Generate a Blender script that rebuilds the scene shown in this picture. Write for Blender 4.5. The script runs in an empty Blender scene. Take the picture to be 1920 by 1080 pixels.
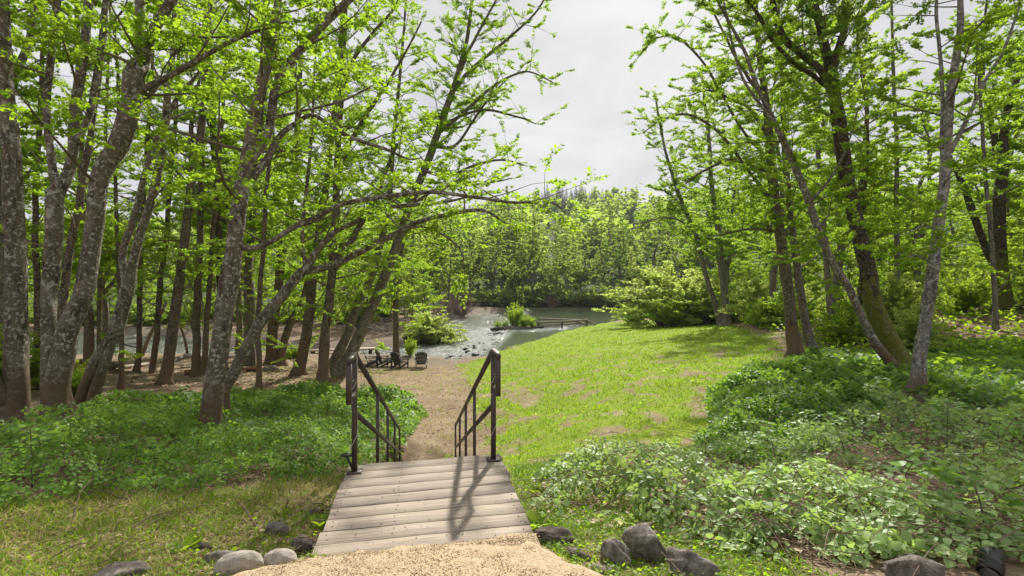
import bpy, bmesh, math, random
import numpy as np
from mathutils import Vector

# ---------------------------------------------------------------- camera, world, sun, exposure
S = bpy.context.scene
COL = S.collection
R = math.radians
rng = np.random.default_rng(7)
random.seed(7)
EYE = 1.55
F = 960.0

cam_d = bpy.data.cameras.new('camera')
cam = bpy.data.objects.new('camera', cam_d)
COL.objects.link(cam)
cam.location = (0, 0, EYE)
cam.rotation_euler = (R(90), 0, 0)
cam_d.sensor_width = 36
cam_d.lens = 18
cam_d.clip_start = 0.05
cam_d.clip_end = 3000
S.camera = cam

SUN_AZ, SUN_EL = R(12), R(40)
world = bpy.data.worlds.new('World')
S.world = world
world.use_nodes = True
wn = world.node_tree.nodes
wl_ = world.node_tree.links
wn.clear()
w_out = wn.new('ShaderNodeOutputWorld')
w_bg = wn.new('ShaderNodeBackground')
w_bg.inputs['Strength'].default_value = 1.0
sky = wn.new('ShaderNodeTexSky')
sky.sky_type = 'NISHITA'
sky.sun_disc = False
sky.sun_elevation = SUN_EL
sky.sun_rotation = SUN_AZ
sky.dust_density = 2.0
sk_s = wn.new('ShaderNodeVectorMath'); sk_s.operation = 'SCALE'
sk_s.inputs['Scale'].default_value = 0.05
wl_.new(sky.outputs[0], sk_s.inputs[0])
tc = wn.new('ShaderNodeTexCoord')
mp = wn.new('ShaderNodeMapping')
mp.inputs['Scale'].default_value = (1.0, 1.0, 2.6)
wl_.new(tc.outputs['Generated'], mp.inputs['Vector'])
cn = wn.new('ShaderNodeTexNoise')
cn.inputs['Scale'].default_value = 2.6
cn.inputs['Detail'].default_value = 7
cn.inputs['Roughness'].default_value = 0.55
cn.inputs['Distortion'].default_value = 0.6
wl_.new(mp.outputs[0], cn.inputs['Vector'])
cr = wn.new('ShaderNodeValToRGB')
SKYV = 0.345
cr.color_ramp.elements[0].position = 0.28
cr.color_ramp.elements[0].color = (SKYV * 0.76, SKYV * 0.768, SKYV * 0.805, 1)
cr.color_ramp.elements[1].position = 0.72
cr.color_ramp.elements[1].color = (SKYV * 1.2, SKYV * 1.2, SKYV * 1.21, 1)
wl_.new(cn.outputs['Fac'], cr.inputs['Fac'])
w_mix = wn.new('ShaderNodeMixRGB')
w_mix.inputs['Fac'].default_value = 0.93
wl_.new(sk_s.outputs[0], w_mix.inputs[1])
wl_.new(cr.outputs['Color'], w_mix.inputs[2])
wl_.new(w_mix.outputs[0], w_bg.inputs['Color'])
wl_.new(w_bg.outputs[0], w_out.inputs['Surface'])

sun_d = bpy.data.lights.new('sun', 'SUN')
sun = bpy.data.objects.new('sun', sun_d)
COL.objects.link(sun)
sun_d.energy = 3.6
sun_d.angle = R(1.6)
sun_d.color = (1.0, 0.95, 0.86)
sdir = Vector((math.cos(SUN_EL) * math.sin(SUN_AZ), math.cos(SUN_EL) * math.cos(SUN_AZ), math.sin(SUN_EL)))
sun.rotation_euler = (-sdir).to_track_quat('-Z', 'Y').to_euler()
sun.location = sdir * 50

S.view_settings.view_transform = 'Standard'
S.view_settings.look = 'None'
S.view_settings.exposure = 1.15
S.view_settings.gamma = 1
S.view_settings.use_curve_mapping = False
S.render.engine = 'CYCLES'
cy = S.cycles
cy.max_bounces = 9
cy.diffuse_bounces = 7
cy.glossy_bounces = 3
cy.transmission_bounces = 4
cy.transparent_max_bounces = 4
cy.use_denoising = True
try:
    cy.denoiser = 'OPENIMAGEDENOISE'
    cy.denoising_input_passes = 'RGB_ALBEDO_NORMAL'
except Exception:
    pass
cy.sample_clamp_indirect = 6
cy.caustics_reflective = False
cy.caustics_refractive = False

# ---------------------------------------------------------------- small helpers


def P(px, py, d):
    """a point of the place: column and row of the photograph at d metres"""
    return np.array([(px - 960) / F * d, d, EYE - (py - 540) / F * d])


def hash2(ix, iy, seed):
    v = np.sin(ix * 127.1 + iy * 311.7 + seed * 74.7) * 43758.5453
    return v - np.floor(v)


def vnoise(x, y, seed=0):
    x = np.asarray(x, float); y = np.asarray(y, float)
    ix, iy = np.floor(x), np.floor(y)
    fx, fy = x - ix, y - iy
    fx = fx * fx * (3 - 2 * fx); fy = fy * fy * (3 - 2 * fy)
    a = hash2(ix, iy, seed); b = hash2(ix + 1, iy, seed)
    c = hash2(ix, iy + 1, seed); d = hash2(ix + 1, iy + 1, seed)
    return (a * (1 - fx) + b * fx) * (1 - fy) + (c * (1 - fx) + d * fx) * fy


def fbm(x, y, seed=0, octv=4):
    s, a, t = 0, 0.5, 0
    for k in range(octv):
        s = s + a * vnoise(x * 2 ** k, y * 2 ** k, seed + k * 13); t += a; a *= 0.5
    return s / t


def smooth(a, b, x):
    t = np.clip((np.asarray(x, float) - a) / (b - a), 0, 1)
    return t * t * (3 - 2 * t)


def poly_sd(x, y, poly):
    """signed distance to a polygon in plan, positive inside"""
    x = np.asarray(x, float); y = np.asarray(y, float)
    P_ = np.asarray(poly, float)
    n = len(P_)
    dmin = np.full(x.shape, 1e9)
    ins = np.zeros(x.shape, bool)
    for i in range(n):
        ax, ay = P_[i]; bx, by = P_[(i + 1) % n]
        ex, ey = bx - ax, by - ay
        t = np.clip(((x - ax) * ex + (y - ay) * ey) / (ex * ex + ey * ey + 1e-12), 0, 1)
        dx, dy = x - ax - t * ex, y - ay - t * ey
        dmin = np.minimum(dmin, dx * dx + dy * dy)
        if ay != by:
            c = ((ay > y) != (by > y)) & (x < (bx - ax) * (y - ay) / (by - ay) + ax)
            ins ^= c
    d = np.sqrt(dmin)
    return np.where(ins, d, -d)


def mesh_np(name, verts, faces, attrs=None, smooth_=False, cols=None):
    """verts (N,3); faces: list of (M,k) int arrays; attrs: {name: (N,) float}"""
    me = bpy.data.meshes.new(name)
    verts = np.asarray(verts, np.float32)
    me.vertices.add(len(verts))
    me.vertices.foreach_set('co', verts.ravel())
    if not isinstance(faces, list):
        faces = [faces]
    faces = [np.asarray(f, np.int32) for f in faces if len(f)]
    li = np.concatenate([f.ravel() for f in faces])
    tot = np.concatenate([np.full(len(f), f.shape[1], np.int32) for f in faces])
    st = np.concatenate([[0], np.cumsum(tot)[:-1]]).astype(np.int32)
    me.loops.add(len(li))
    me.loops.foreach_set('vertex_index', li)
    me.polygons.add(len(tot))
    me.polygons.foreach_set('loop_start', st)
    me.polygons.foreach_set('loop_total', tot)
    if smooth_:
        me.polygons.foreach_set('use_smooth', np.ones(len(tot), bool))
    me.update(calc_edges=True)
    for k, v in (attrs or {}).items():
        a = me.attributes.new(k, 'FLOAT', 'POINT')
        a.data.foreach_set('value', np.asarray(v, np.float32))
    for k, v in (cols or {}).items():
        a = me.attributes.new(k, 'FLOAT_COLOR', 'POINT')
        a.data.foreach_set('color', np.asarray(v, np.float32).ravel())
    return me


def obj(name, me, mat, parent=None, loc=None):
    o = bpy.data.objects.new(name, me)
    COL.objects.link(o)
    if mat is not None and not me.materials:
        me.materials.append(mat)
    if parent is not None:
        o.parent = parent
    if loc is not None:
        o.location = loc
    return o


def tag(o, label=None, cat=None, group=None, kind=None):
    if label: o['label'] = label
    if cat: o['category'] = cat
    if group: o['group'] = group
    if kind: o['kind'] = kind
    return o


def empty(name, loc, rz=0, label=None, cat=None, group=None):
    o = bpy.data.objects.new(name, None)
    COL.objects.link(o)
    o.location = loc
    o.rotation_euler = (0, 0, rz)
    o.empty_display_size = 0.2
    return tag(o, label, cat, group)


def copy_tree(o, parent=None):
    c = o.copy()
    COL.objects.link(c)
    if parent is not None:
        c.parent = parent
    for ch in list(o.children):
        copy_tree(ch, c)
    return c


class MB:
    """collects boxes, bars and tubes into one mesh"""

    def __init__(self):
        self.v = []; self.f3 = []; self.f4 = []; self.n = 0

    def add(self, verts, quads=(), tris=()):
        verts = np.asarray(verts, float)
        self.v.append(verts)
        if len(quads): self.f4.append(np.asarray(quads, int) + self.n)
        if len(tris): self.f3.append(np.asarray(tris, int) + self.n)
        self.n += len(verts)

    def bar(self, a, b, w, h, up=(0, 0, 1), bevel=0.12):
        """bar of w x h section from a to b with chamfered edges"""
        a = np.asarray(a, float); b = np.asarray(b, float)
        t = b - a; t /= np.linalg.norm(t)
        u = np.asarray(up, float)
        if abs(np.dot(u, t)) > 0.98: u = np.array([0, 1.0, 0])
        s = np.cross(t, u); s /= np.linalg.norm(s)
        u = np.cross(s, t)
        c = bevel * min(w, h)
        hw, hh = w / 2, h / 2
        prof = [(-hw + c, -hh), (hw - c, -hh), (hw, -hh + c), (hw, hh - c), (hw - c, hh), (-hw + c, hh), (-hw, hh - c), (-hw, -hh + c)]
        vv = [p + s * x + u * y for p in (a, b) for x, y in prof]
        q = [(i, (i + 1) % 8, 8 + (i + 1) % 8, 8 + i) for i in range(8)]
        q = [tuple(reversed(f)) for f in q]
        self.add(vv, q)
        base = self.n - 16
        for o_, rev in ((0, False), (8, True)):
            idx = [base + o_ + i for i in range(8)]
            if rev: idx = idx[::-1]
            self.f4.append(np.array([[idx[0], idx[1], idx[2], idx[3]], [idx[0], idx[3], idx[4], idx[7]], [idx[4], idx[5], idx[6], idx[7]]]))
        return self

    def tube(self, pts, rad, sides=6, cap=True, lump=0.0, seed=0):
        pts = np.asarray(pts, float); rad = np.asarray(rad, float)
        n = len(pts)
        tang = np.gradient(pts, axis=0)
        tang /= np.linalg.norm(tang, axis=1)[:, None] + 1e-9
        ref = np.array([1.0, 0.13, 0.05]) if abs(tang[0][0]) < 0.8 else np.array([0.1, 1.0, 0.2])
        s = np.cross(tang, ref); s /= np.linalg.norm(s, axis=1)[:, None] + 1e-9
        u = np.cross(s, tang)
        ang = np.arange(sides) * 2 * math.pi / sides
        rr = np.repeat(rad[:, None], sides, 1)
        if lump:
            zi = np.arange(n)[:, None] * 0.7
            k = vnoise(np.cos(ang)[None, :] * 1.3 + 7 + zi * 0.45, np.sin(ang)[None, :] * 1.3 + 3 + zi * 0.5, seed)
            k2 = vnoise(np.cos(ang)[None, :] * 2.6 + 17 + zi, np.sin(ang)[None, :] * 2.6 + 9 - zi, seed + 5)
            rr = rr * (1 + lump * (k - 0.5) * 2 + lump * 0.6 * (k2 - 0.5) * 2)
        v = pts[:, None, :] + (s[:, None, :] * np.cos(ang)[None, :, None] + u[:, None, :] * np.sin(ang)[None, :, None]) * rr[:, :, None]
        i = np.arange(n - 1)[:, None] * sides; j = np.arange(sides)[None, :]; j2 = (j + 1) % sides
        q = np.stack([i + j, i + j2, i + sides + j2, i + sides + j], -1).reshape(-1, 4)
        v = v.reshape(-1, 3)
        tr = []
        if cap:
            v = np.vstack([v, pts[0], pts[-1]])
            nn = n * sides
            for a in range(sides):
                tr.append((nn, (a + 1) % sides, a))
                tr.append((nn + 1, (n - 1) * sides + a, (n - 1) * sides + (a + 1) % sides))
        self.add(v, q, tr)
        return self

    def mesh(self, name, smooth_=False, origin=None, attrs=None):
        v = np.vstack(self.v)
        if origin is not None: v = v - np.asarray(origin, float)
        fs = []
        if self.f4: fs.append(np.vstack(self.f4))
        if self.f3: fs.append(np.vstack(self.f3))
        return mesh_np(name, v, fs, smooth_=smooth_, attrs=attrs)

    def build(self, name, mat, parent=None, smooth_=False, origin=None, loc=None):
        return obj(name, self.mesh(name, smooth_, origin), mat, parent, loc)


# ---------------------------------------------------------------- materials


def nt(name):
    m = bpy.data.materials.new(name)
    m.use_nodes = True
    n = m.node_tree.nodes
    n.clear()
    out = n.new('ShaderNodeOutputMaterial')
    return m, n, m.node_tree.links, out


def noise(n, l, vec, scale, detail=5, rough=0.55, dist=0.0):
    t = n.new('ShaderNodeTexNoise')
    t.inputs['Scale'].default_value = scale
    t.inputs['Detail'].default_value = detail
    t.inputs['Roughness'].default_value = rough
    t.inputs['Distortion'].default_value = dist
    if vec is not None: l.new(vec, t.inputs['Vector'])
    return t.outputs['Fac']


def ramp(n, l, fac, stops):
    r = n.new('ShaderNodeValToRGB')
    e = r.color_ramp.elements
    while len(e) < len(stops): e.new(0.5)
    for i, (p, c) in enumerate(stops):
        e[i].position = p
        e[i].color = (c, c, c, 1) if not hasattr(c, '__len__') else (*c, 1)
    l.new(fac, r.inputs['Fac'])
    return r.outputs['Color']


def mix(n, l, fac, a, b, mode='MIX'):
    m = n.new('ShaderNodeMixRGB')
    m.blend_type = mode
    for k, v in ((0, fac), (1, a), (2, b)):
        if isinstance(v, (int, float)): m.inputs[k].default_value = v if k == 0 else (v, v, v, 1)
        elif isinstance(v, tuple): m.inputs[k].default_value = (*v, 1)
        else: l.new(v, m.inputs[k])
    return m.outputs[0]


def math_(n, l, op, a, b=None):
    m = n.new('ShaderNodeMath'); m.operation = op
    for k, v in ((0, a), (1, b)):
        if v is None: continue
        if isinstance(v, (int, float)): m.inputs[k].default_value = v
        else: l.new(v, m.inputs[k])
    return m.outputs[0]


def bump(n, l, h, strength=0.5, dist=0.02, prev=None):
    b = n.new('ShaderNodeBump')
    b.inputs['Strength'].default_value = strength
    b.inputs['Distance'].default_value = dist
    l.new(h, b.inputs['Height'])
    if prev is not None: l.new(prev, b.inputs['Normal'])
    return b.outputs['Normal']


def pbsdf(n, l, col, rough=0.8, normal=None, spec=0.5, metal=0):
    p = n.new('ShaderNodeBsdfPrincipled')
    if isinstance(col, tuple): p.inputs['Base Color'].default_value = (*col, 1)
    else: l.new(col, p.inputs['Base Color'])
    if isinstance(rough, (int, float)): p.inputs['Roughness'].default_value = rough
    else: l.new(rough, p.inputs['Roughness'])
    p.inputs['Specular IOR Level'].default_value = spec
    p.inputs['Metallic'].default_value = metal
    if normal is not None: l.new(normal, p.inputs['Normal'])
    return p.outputs[0]


def mapped(n, l, kind='Object', scale=(1, 1, 1)):
    t = n.new('ShaderNodeTexCoord')
    m = n.new('ShaderNodeMapping')
    m.inputs['Scale'].default_value = scale
    l.new(t.outputs[kind], m.inputs['Vector'])
    return m.outputs[0]


def attr(n, name):
    a = n.new('ShaderNodeAttribute'); a.attribute_name = name
    return a


def m_simple(name, col, rough=0.7, var=0.25, scale=8, bs=0.3, spec=0.4, stretch=(1, 1, 1), metal=0):
    m, n, l, out = nt(name)
    v = mapped(n, l, 'Object', stretch)
    f = noise(n, l, v, scale, 6, 0.6)
    c = ramp(n, l, f, [(0.25, tuple(x * (1 - var) for x in col)), (0.75, tuple(min(1, x * (1 + var)) for x in col))])
    nb = bump(n, l, noise(n, l, v, scale * 4, 4), bs, 0.01)
    l.new(pbsdf(n, l, c, rough, nb, spec, metal), out.inputs['Surface'])
    return m


def m_leaf(name, dark, light, trans, tmix=0.5, rough=0.45, spec=0.35):
    """thin leaf: reflects one green, lets a yellower green through; varies leaf by leaf"""
    m, n, l, out = nt(name)
    a = attr(n, 'rnd').outputs['Fac']
    c = ramp(n, l, a, [(0.0, tuple(x * 0.8 for x in dark)), (0.72, light), (1.0, tuple(min(1, x * 1.35) for x in light))])
    t = mix(n, l, a, tuple(x * 0.66 for x in trans), trans)
    b1 = pbsdf(n, l, c, rough, None, spec)
    tr = n.new('ShaderNodeBsdfTranslucent')
    l.new(t, tr.inputs['Color'])
    ms = n.new('ShaderNodeMixShader')
    ms.inputs[0].default_value = tmix
    l.new(b1, ms.inputs[1]); l.new(tr.outputs[0], ms.inputs[2])
    l.new(ms.outputs[0], out.inputs['Surface'])
    return m


def m_bark(name, base, dark, lichen=None, lich_t=0.54, mud=None, mud_h=1.0, moss=None, moss_h=2.5, scale=1.0):
    m, n, l, out = nt(name)
    v = mapped(n, l, 'Object', (1, 1, 0.5))
    v2 = mapped(n, l, 'Object', (1, 1, 1))
    vb = mapped(n, l, 'Object', (1, 1, 2.2))
    f1 = noise(n, l, v, 7 * scale, 9, 0.72, 0.3)
    f2 = noise(n, l, vb, 30 * scale, 6, 0.7, 0.2)
    f0 = noise(n, l, v2, 2.2, 4, 0.6)
    c = ramp(n, l, f1, [(0.38, dark), (0.54, base), (0.70, tuple(min(1, x * 1.35) for x in base))])
    c = mix(n, l, ramp(n, l, f2, [(0.40, 0.55), (0.52, 0.0)]), c, dark)
    c = mix(n, l, ramp(n, l, f0, [(0.35, 0.0), (0.7, 0.5)]), c, tuple(x * 0.7 for x in base))
    if moss:
        g = n.new('ShaderNodeSeparateXYZ'); l.new(v2, g.inputs[0])
        mz = math_(n, l, 'SUBTRACT', 1.0, math_(n, l, 'DIVIDE', g.outputs[2], moss_h))
        mf = math_(n, l, 'ADD', mz, math_(n, l, 'MULTIPLY', noise(n, l, v2, 4, 5), 1.4))
        mf = ramp(n, l, mf, [(0.85, 0.0), (1.0, 0.9)])
        c = mix(n, l, mf, c, mix(n, l, noise(n, l, v2, 30), tuple(x * 0.5 for x in moss), moss))
    if lichen:
        lf = noise(n, l, v2, 6.5 * scale, 8, 0.68, 0.5)
        lm = ramp(n, l, lf, [(lich_t, 0.0), (lich_t + 0.04, 0.9)])
        l2 = ramp(n, l, noise(n, l, v2, 22 * scale, 5, 0.6, 0.4), [(0.565, 0.0), (0.60, 1.0)])
        lm = math_(n, l, 'MAXIMUM', lm, l2)
        lc = mix(n, l, noise(n, l, v2, 12, 4), tuple(x * 0.6 for x in lichen), lichen)
        c = mix(n, l, math_(n, l, 'MULTIPLY', lm, 0.9), c, lc)
    if mud:
        g = n.new('ShaderNodeSeparateXYZ'); l.new(v2, g.inputs[0])
        k = math_(n, l, 'ADD', g.outputs[2], math_(n, l, 'MULTIPLY', noise(n, l, v2, 5, 4), 0.6))
        mf = ramp(n, l, math_(n, l, 'DIVIDE', k, mud_h + 0.3), [(0.72, 0.85), (1.0, 0.0)])
        c = mix(n, l, mf, c, mix(n, l, f1, tuple(x * 0.5 for x in mud), tuple(x * 1.15 for x in mud)))
    h = math_(n, l, 'ADD', math_(n, l, 'MULTIPLY', f2, 0.7), f1)
    nb = bump(n, l, h, 1.0, 0.035)
    l.new(pbsdf(n, l, c, 0.95, nb, 0.12), out.inputs['Surface'])
    return m


def m_rock(name, base, dark, light, rough=0.9, spec=0.25):
    m, n, l, out = nt(name)
    oi = n.new('ShaderNodeObjectInfo')
    t = n.new('ShaderNodeTexCoord')
    ad = n.new('ShaderNodeVectorMath'); ad.operation = 'ADD'
    l.new(t.outputs['Object'], ad.inputs[0])
    cv = n.new('ShaderNodeCombineXYZ'); l.new(math_(n, l, 'MULTIPLY', oi.outputs['Random'], 31.0), cv.inputs[0]); l.new(cv.outputs[0], ad.inputs[1])
    v = ad.outputs[0]
    f1 = noise(n, l, v, 5, 10, 0.7, 0.6); f2 = noise(n, l, v, 26, 7, 0.7); f3 = noise(n, l, v, 90, 4, 0.6)
    c = ramp(n, l, f1, [(0.32, dark), (0.5, base), (0.68, light)])
    c = mix(n, l, ramp(n, l, f2, [(0.42, 0.6), (0.55, 0.0)]), c, dark)
    c = mix(n, l, ramp(n, l, f2, [(0.6, 0.0), (0.68, 0.55)]), c, light)
    h = math_(n, l, 'ADD', f1, math_(n, l, 'ADD', math_(n, l, 'MULTIPLY', f2, 0.5), math_(n, l, 'MULTIPLY', f3, 0.15)))
    l.new(pbsdf(n, l, c, rough, bump(n, l, h, 1.0, 0.05), spec), out.inputs['Surface'])
    return m


M = {}
M['leaf_alder'] = m_leaf('alder_leaf', (0.062, 0.122, 0.012), (0.168, 0.28, 0.024), (0.54, 0.80, 0.04), 0.57, 0.5, 0.25)
M['leaf_fresh'] = m_leaf('fresh_leaf', (0.095, 0.17, 0.016), (0.205, 0.325, 0.03), (0.64, 0.87, 0.06), 0.6, 0.5, 0.2)
M['leaf_far'] = m_leaf('distant_leaf', (0.085, 0.138, 0.028), (0.195, 0.27, 0.055), (0.55, 0.73, 0.10), 0.57, 0.6, 0.15)
M['leaf_deep'] = m_leaf('deep_green_leaf', (0.06, 0.12, 0.025), (0.14, 0.23, 0.045), (0.48, 0.70, 0.08), 0.52, 0.5, 0.2)
M['leaf_willow'] = m_leaf('willow_leaf', (0.17, 0.25, 0.05), (0.28, 0.36, 0.10), (0.74, 0.88, 0.18), 0.6, 0.6, 0.12)
M['leaf_bramble'] = m_leaf('bramble_leaf', (0.035, 0.088, 0.016), (0.165, 0.29, 0.055), (0.44, 0.72, 0.07), 0.35, 0.5, 0.22)
M['leaf_pale_sheen'] = m_leaf('pale_sheen_bramble_leaf', (0.06, 0.135, 0.03), (0.33, 0.45, 0.18), (0.52, 0.74, 0.14), 0.38, 0.5, 0.35)  # bramble leaf with its backlit sheen put into a paler colour
M['leaf_conifer'] = m_leaf('conifer_needle', (0.03, 0.055, 0.035), (0.06, 0.095, 0.06), (0.10, 0.14, 0.07), 0.25, 0.7)
M['leaf_dry'] = m_leaf('dry_leaf', (0.19, 0.13, 0.075), (0.50, 0.39, 0.26), (0.4, 0.3, 0.16), 0.25, 0.7, 0.2)
M['blade'] = m_leaf('grass_blade', (0.085, 0.155, 0.010), (0.21, 0.33, 0.02), (0.55, 0.80, 0.03), 0.45, 0.55, 0.2)
M['blade_dry'] = m_leaf('dry_grass_blade', (0.36, 0.31, 0.10), (0.68, 0.56, 0.26), (0.7, 0.6, 0.22), 0.35, 0.6, 0.2)
M['bark_lichen'] = m_bark('lichen_alder_bark', (0.24, 0.20, 0.155), (0.06, 0.048, 0.038), (0.62, 0.60, 0.53), 0.57, (0.20, 0.135, 0.085), 1.0)
M['bark_brown'] = m_bark('brown_alder_bark', (0.17, 0.127, 0.09), (0.042, 0.031, 0.024), (0.38, 0.37, 0.29), 0.62, (0.20, 0.137, 0.088), 1.5)
M['bark_moss'] = m_bark('mossy_bark', (0.10, 0.078, 0.058), (0.022, 0.018, 0.015), (0.30, 0.29, 0.22), 0.68, (0.15, 0.105, 0.07), 0.25, (0.20, 0.20, 0.03), 3.2)
M['bark_pale'] = m_bark('pale_alder_bark', (0.27, 0.245, 0.22), (0.075, 0.062, 0.054), (0.60, 0.58, 0.54), 0.54, (0.25, 0.18, 0.12), 0.6)
M['bark_grey'] = m_bark('grey_bark', (0.20, 0.17, 0.135), (0.055, 0.045, 0.036), (0.42, 0.41, 0.34), 0.60, None)
M['twig'] = m_simple('twig_bark', (0.15, 0.115, 0.085), 0.9, 0.35, 5)
M['cane'] = m_simple('dead_cane', (0.17, 0.115, 0.08), 0.9, 0.4, 6)
M['bare'] = m_simple('bare_pinkish_twig', (0.26, 0.185, 0.155), 0.9, 0.3, 5)
M['drift'] = m_simple('driftwood', (0.30, 0.245, 0.19), 0.9, 0.4, 4)
M['metal'] = m_simple('brown_painted_metal', (0.058, 0.041, 0.035), 0.5, 0.25, 9, 0.12, 0.45)
M['chair'] = m_simple('charcoal_resin', (0.055, 0.05, 0.05), 0.45, 0.2, 10, 0.05, 0.5)
M['black'] = m_simple('black_metal', (0.02, 0.019, 0.02), 0.4, 0.2, 10, 0.05, 0.5)
M['cord'] = m_simple('white_cord', (0.6, 0.56, 0.5), 0.6, 0.1, 10, 0.0)
M['redwood'] = m_simple('reddish_timber', (0.24, 0.13, 0.09), 0.85, 0.35, 6, 0.4, 0.3, (1, 6, 6))
M['paleplank'] = m_simple('pale_timber', (0.45, 0.36, 0.26), 0.8, 0.25, 5, 0.3, 0.3, (1, 8, 8))
M['rock_grey'] = m_rock('grey_rock', (0.25, 0.215, 0.185), (0.075, 0.06, 0.05), (0.46, 0.415, 0.36))
M['rock_pale'] = m_rock('pale_cobble', (0.50, 0.45, 0.385), (0.33, 0.285, 0.235), (0.60, 0.55, 0.48))
M['rock_dark'] = m_rock('dark_rock', (0.15, 0.12, 0.10), (0.045, 0.035, 0.03), (0.34, 0.29, 0.245))
M['rock_wet'] = m_simple('wet_rock', (0.045, 0.04, 0.036), 0.55, 0.5, 5, 0.6, 0.3)
M['cutwood'] = m_simple('cut_wood_end', (0.50, 0.27, 0.11), 0.8, 0.3, 9, 0.3)
M['rootsoil'] = m_simple('root_soil', (0.075, 0.045, 0.03), 0.95, 0.5, 6, 0.9)


def m_plank():
    m, n, l, out = nt('weathered_deck_board')
    t = n.new('ShaderNodeTexCoord')
    oi = n.new('ShaderNodeObjectInfo')
    ad = n.new('ShaderNodeVectorMath'); ad.operation = 'ADD'
    cv = n.new('ShaderNodeCombineXYZ')
    l.new(math_(n, l, 'MULTIPLY', oi.outputs['Random'], 37.0), cv.inputs[0])
    l.new(math_(n, l, 'MULTIPLY', oi.outputs['Random'], 11.0), cv.inputs[1])
    l.new(t.outputs['Object'], ad.inputs[0]); l.new(cv.outputs[0], ad.inputs[1])
    mp_ = n.new('ShaderNodeMapping'); mp_.inputs['Scale'].default_value = (1.3, 42, 42)
    l.new(ad.outputs[0], mp_.inputs['Vector'])
    g = noise(n, l, mp_.outputs[0], 1.6, 8, 0.7, 0.5)
    c = ramp(n, l, g, [(0.34, (0.10, 0.08, 0.064)), (0.47, (0.275, 0.226, 0.178)), (0.62, (0.37, 0.318, 0.26))])
    big = noise(n, l, ad.outputs[0], 3.5, 4, 0.6)
    c = mix(n, l, ramp(n, l, big, [(0.3, 0.0), (0.7, 0.4)]), c, (0.35, 0.295, 0.24))
    st = noise(n, l, ad.outputs[0], 9, 6, 0.7)
    c = mix(n, l, ramp(n, l, st, [(0.60, 0.0), (0.70, 0.65)]), c, (0.13, 0.10, 0.078))
    tint = mix(n, l, oi.outputs['Random'], (0.84, 0.83, 0.83), (1.06, 1.03, 1.0))
    c = mix(n, l, 1.0, c, tint, 'MULTIPLY')
    nb = bump(n, l, g, 0.5, 0.006)
    l.new(pbsdf(n, l, c, 0.8, nb, 0.3), out.inputs['Surface'])
    return m


M['plank'] = m_plank()

# ---------------------------------------------------------------- terrain heights
CTRL = [  # column, row, metres away: ground seen (or judged) there
    (960, 1080, 2.76), (580, 1060, 2.86), (1100, 1080, 2.78), (300, 1000, 3.4), (100, 1040, 3.0), (300, 930, 4.3), (0, 905, 4.3),
    (110, 812, 7), (20, 800, 7.2), (-300, 790, 8), (390, 838, 7), (165, 785, 9), (600, 935, 4.3), (560, 870, 6.2), (640, 850, 8.0),
    (310, 722, 18), (258, 699, 21), (200, 700, 20), (420, 728, 17), (560, 704, 20.2), (605, 716, 19), (640, 704, 20.5), (500, 694, 22),
    (480, 672, 28), (700, 705, 22.5), (740, 668, 32), (790, 691, 28.5), (700, 687, 29), (850, 722, 22), (800, 783, 15.3), (850, 862, 11.0),
    (820, 862, 11.0), (905, 800, 13.5), (905, 690, 29), (560, 780, 12.5), (300, 770, 12.5), (0, 720, 16), (-300, 700, 20), (720, 830, 11),
    (960, 858, 8.4), (1010, 885, 6.4), (1020, 965, 4.2), (1010, 1010, 3.4), (1100, 805, 10.8), (1100, 720, 17.5), (1100, 662, 30),
    (1000, 672, 30), (1150, 627, 45), (1100, 637, 43), (1200, 613, 56), (1300, 613, 45), (1300, 642, 30), (1300, 702, 17), (1300, 805, 9.5),
    (1200, 905, 5.8), (1200, 1005, 3.6), (1300, 1065, 3.0), (1500, 1005, 3.5), (1700, 1065, 2.9), (1920, 955, 4.0), (1500, 855, 6.6),
    (1800, 832, 7), (1725, 742, 11), (1490, 670, 20), (1530, 666, 21), (1685, 704, 14.6), (1360, 610, 45), (1885, 578, 26), (1500, 605, 35),
    (1600, 645, 25), (1750, 655, 22), (1910, 705, 14), (2300, 800, 9), (1600, 560, 60), (1900, 530, 60), (1500, 570, 70), (2300, 560, 50),
    (100, 602, 68), (300, 598, 70), (-300, 600, 70), (625, 628, 50), (700, 604, 55), (640, 596, 60), (500, 596, 65), (830, 588, 90),
    (850, 574, 100), (950, 576, 118), (1100, 572, 122), (1250, 570, 125), (1000, 562, 138), (1000, 505, 210), (1075, 440, 350),
    (1075, 384, 480), (700, 470, 350), (300, 450, 350), (1400, 440, 300), (1800, 430, 260), (0, 470, 300), (1075, 400, 620), (400, 400, 620), (1700, 390, 600),
    (560, 660, 34), (300, 668, 36), (100, 672, 36),
]
CP = np.array([P(*c) for c in CTRL])
CP = np.vstack([CP, [[-3, -2, 0.0], [3, -2, 0.0], [0, 0, -0.02], [0, -15, 0.3], [-12, -8, 0.2], [12, -8, 0.2], [-9, 1, -0.05], [9, 1, -0.05],
                     [-20, 3, -0.3], [20, 4, 0.2], [-600, 0, 15], [600, 0, 20], [0, -300, 12], [-60, 0, 0], [60, 0, 2]]])


def rk(ax, ay, bx, by):
    d2 = (ax[:, None] - bx[None]) ** 2 + (ay[:, None] - by[None]) ** 2
    return np.sqrt(d2 + 0.6)


_A = rk(CP[:, 0], CP[:, 1], CP[:, 0], CP[:, 1])
_n = len(CP)
_A[np.arange(_n), np.arange(_n)] -= 0.06
_W = np.linalg.solve(_A, CP[:, 2] - CP[:, 2].mean())


def wp(px, py):
    """a point of the river's surface seen at this column and row"""
    d = 4.95 * F / (py - 540)
    return ((px - 960) / F * d, d)


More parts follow.
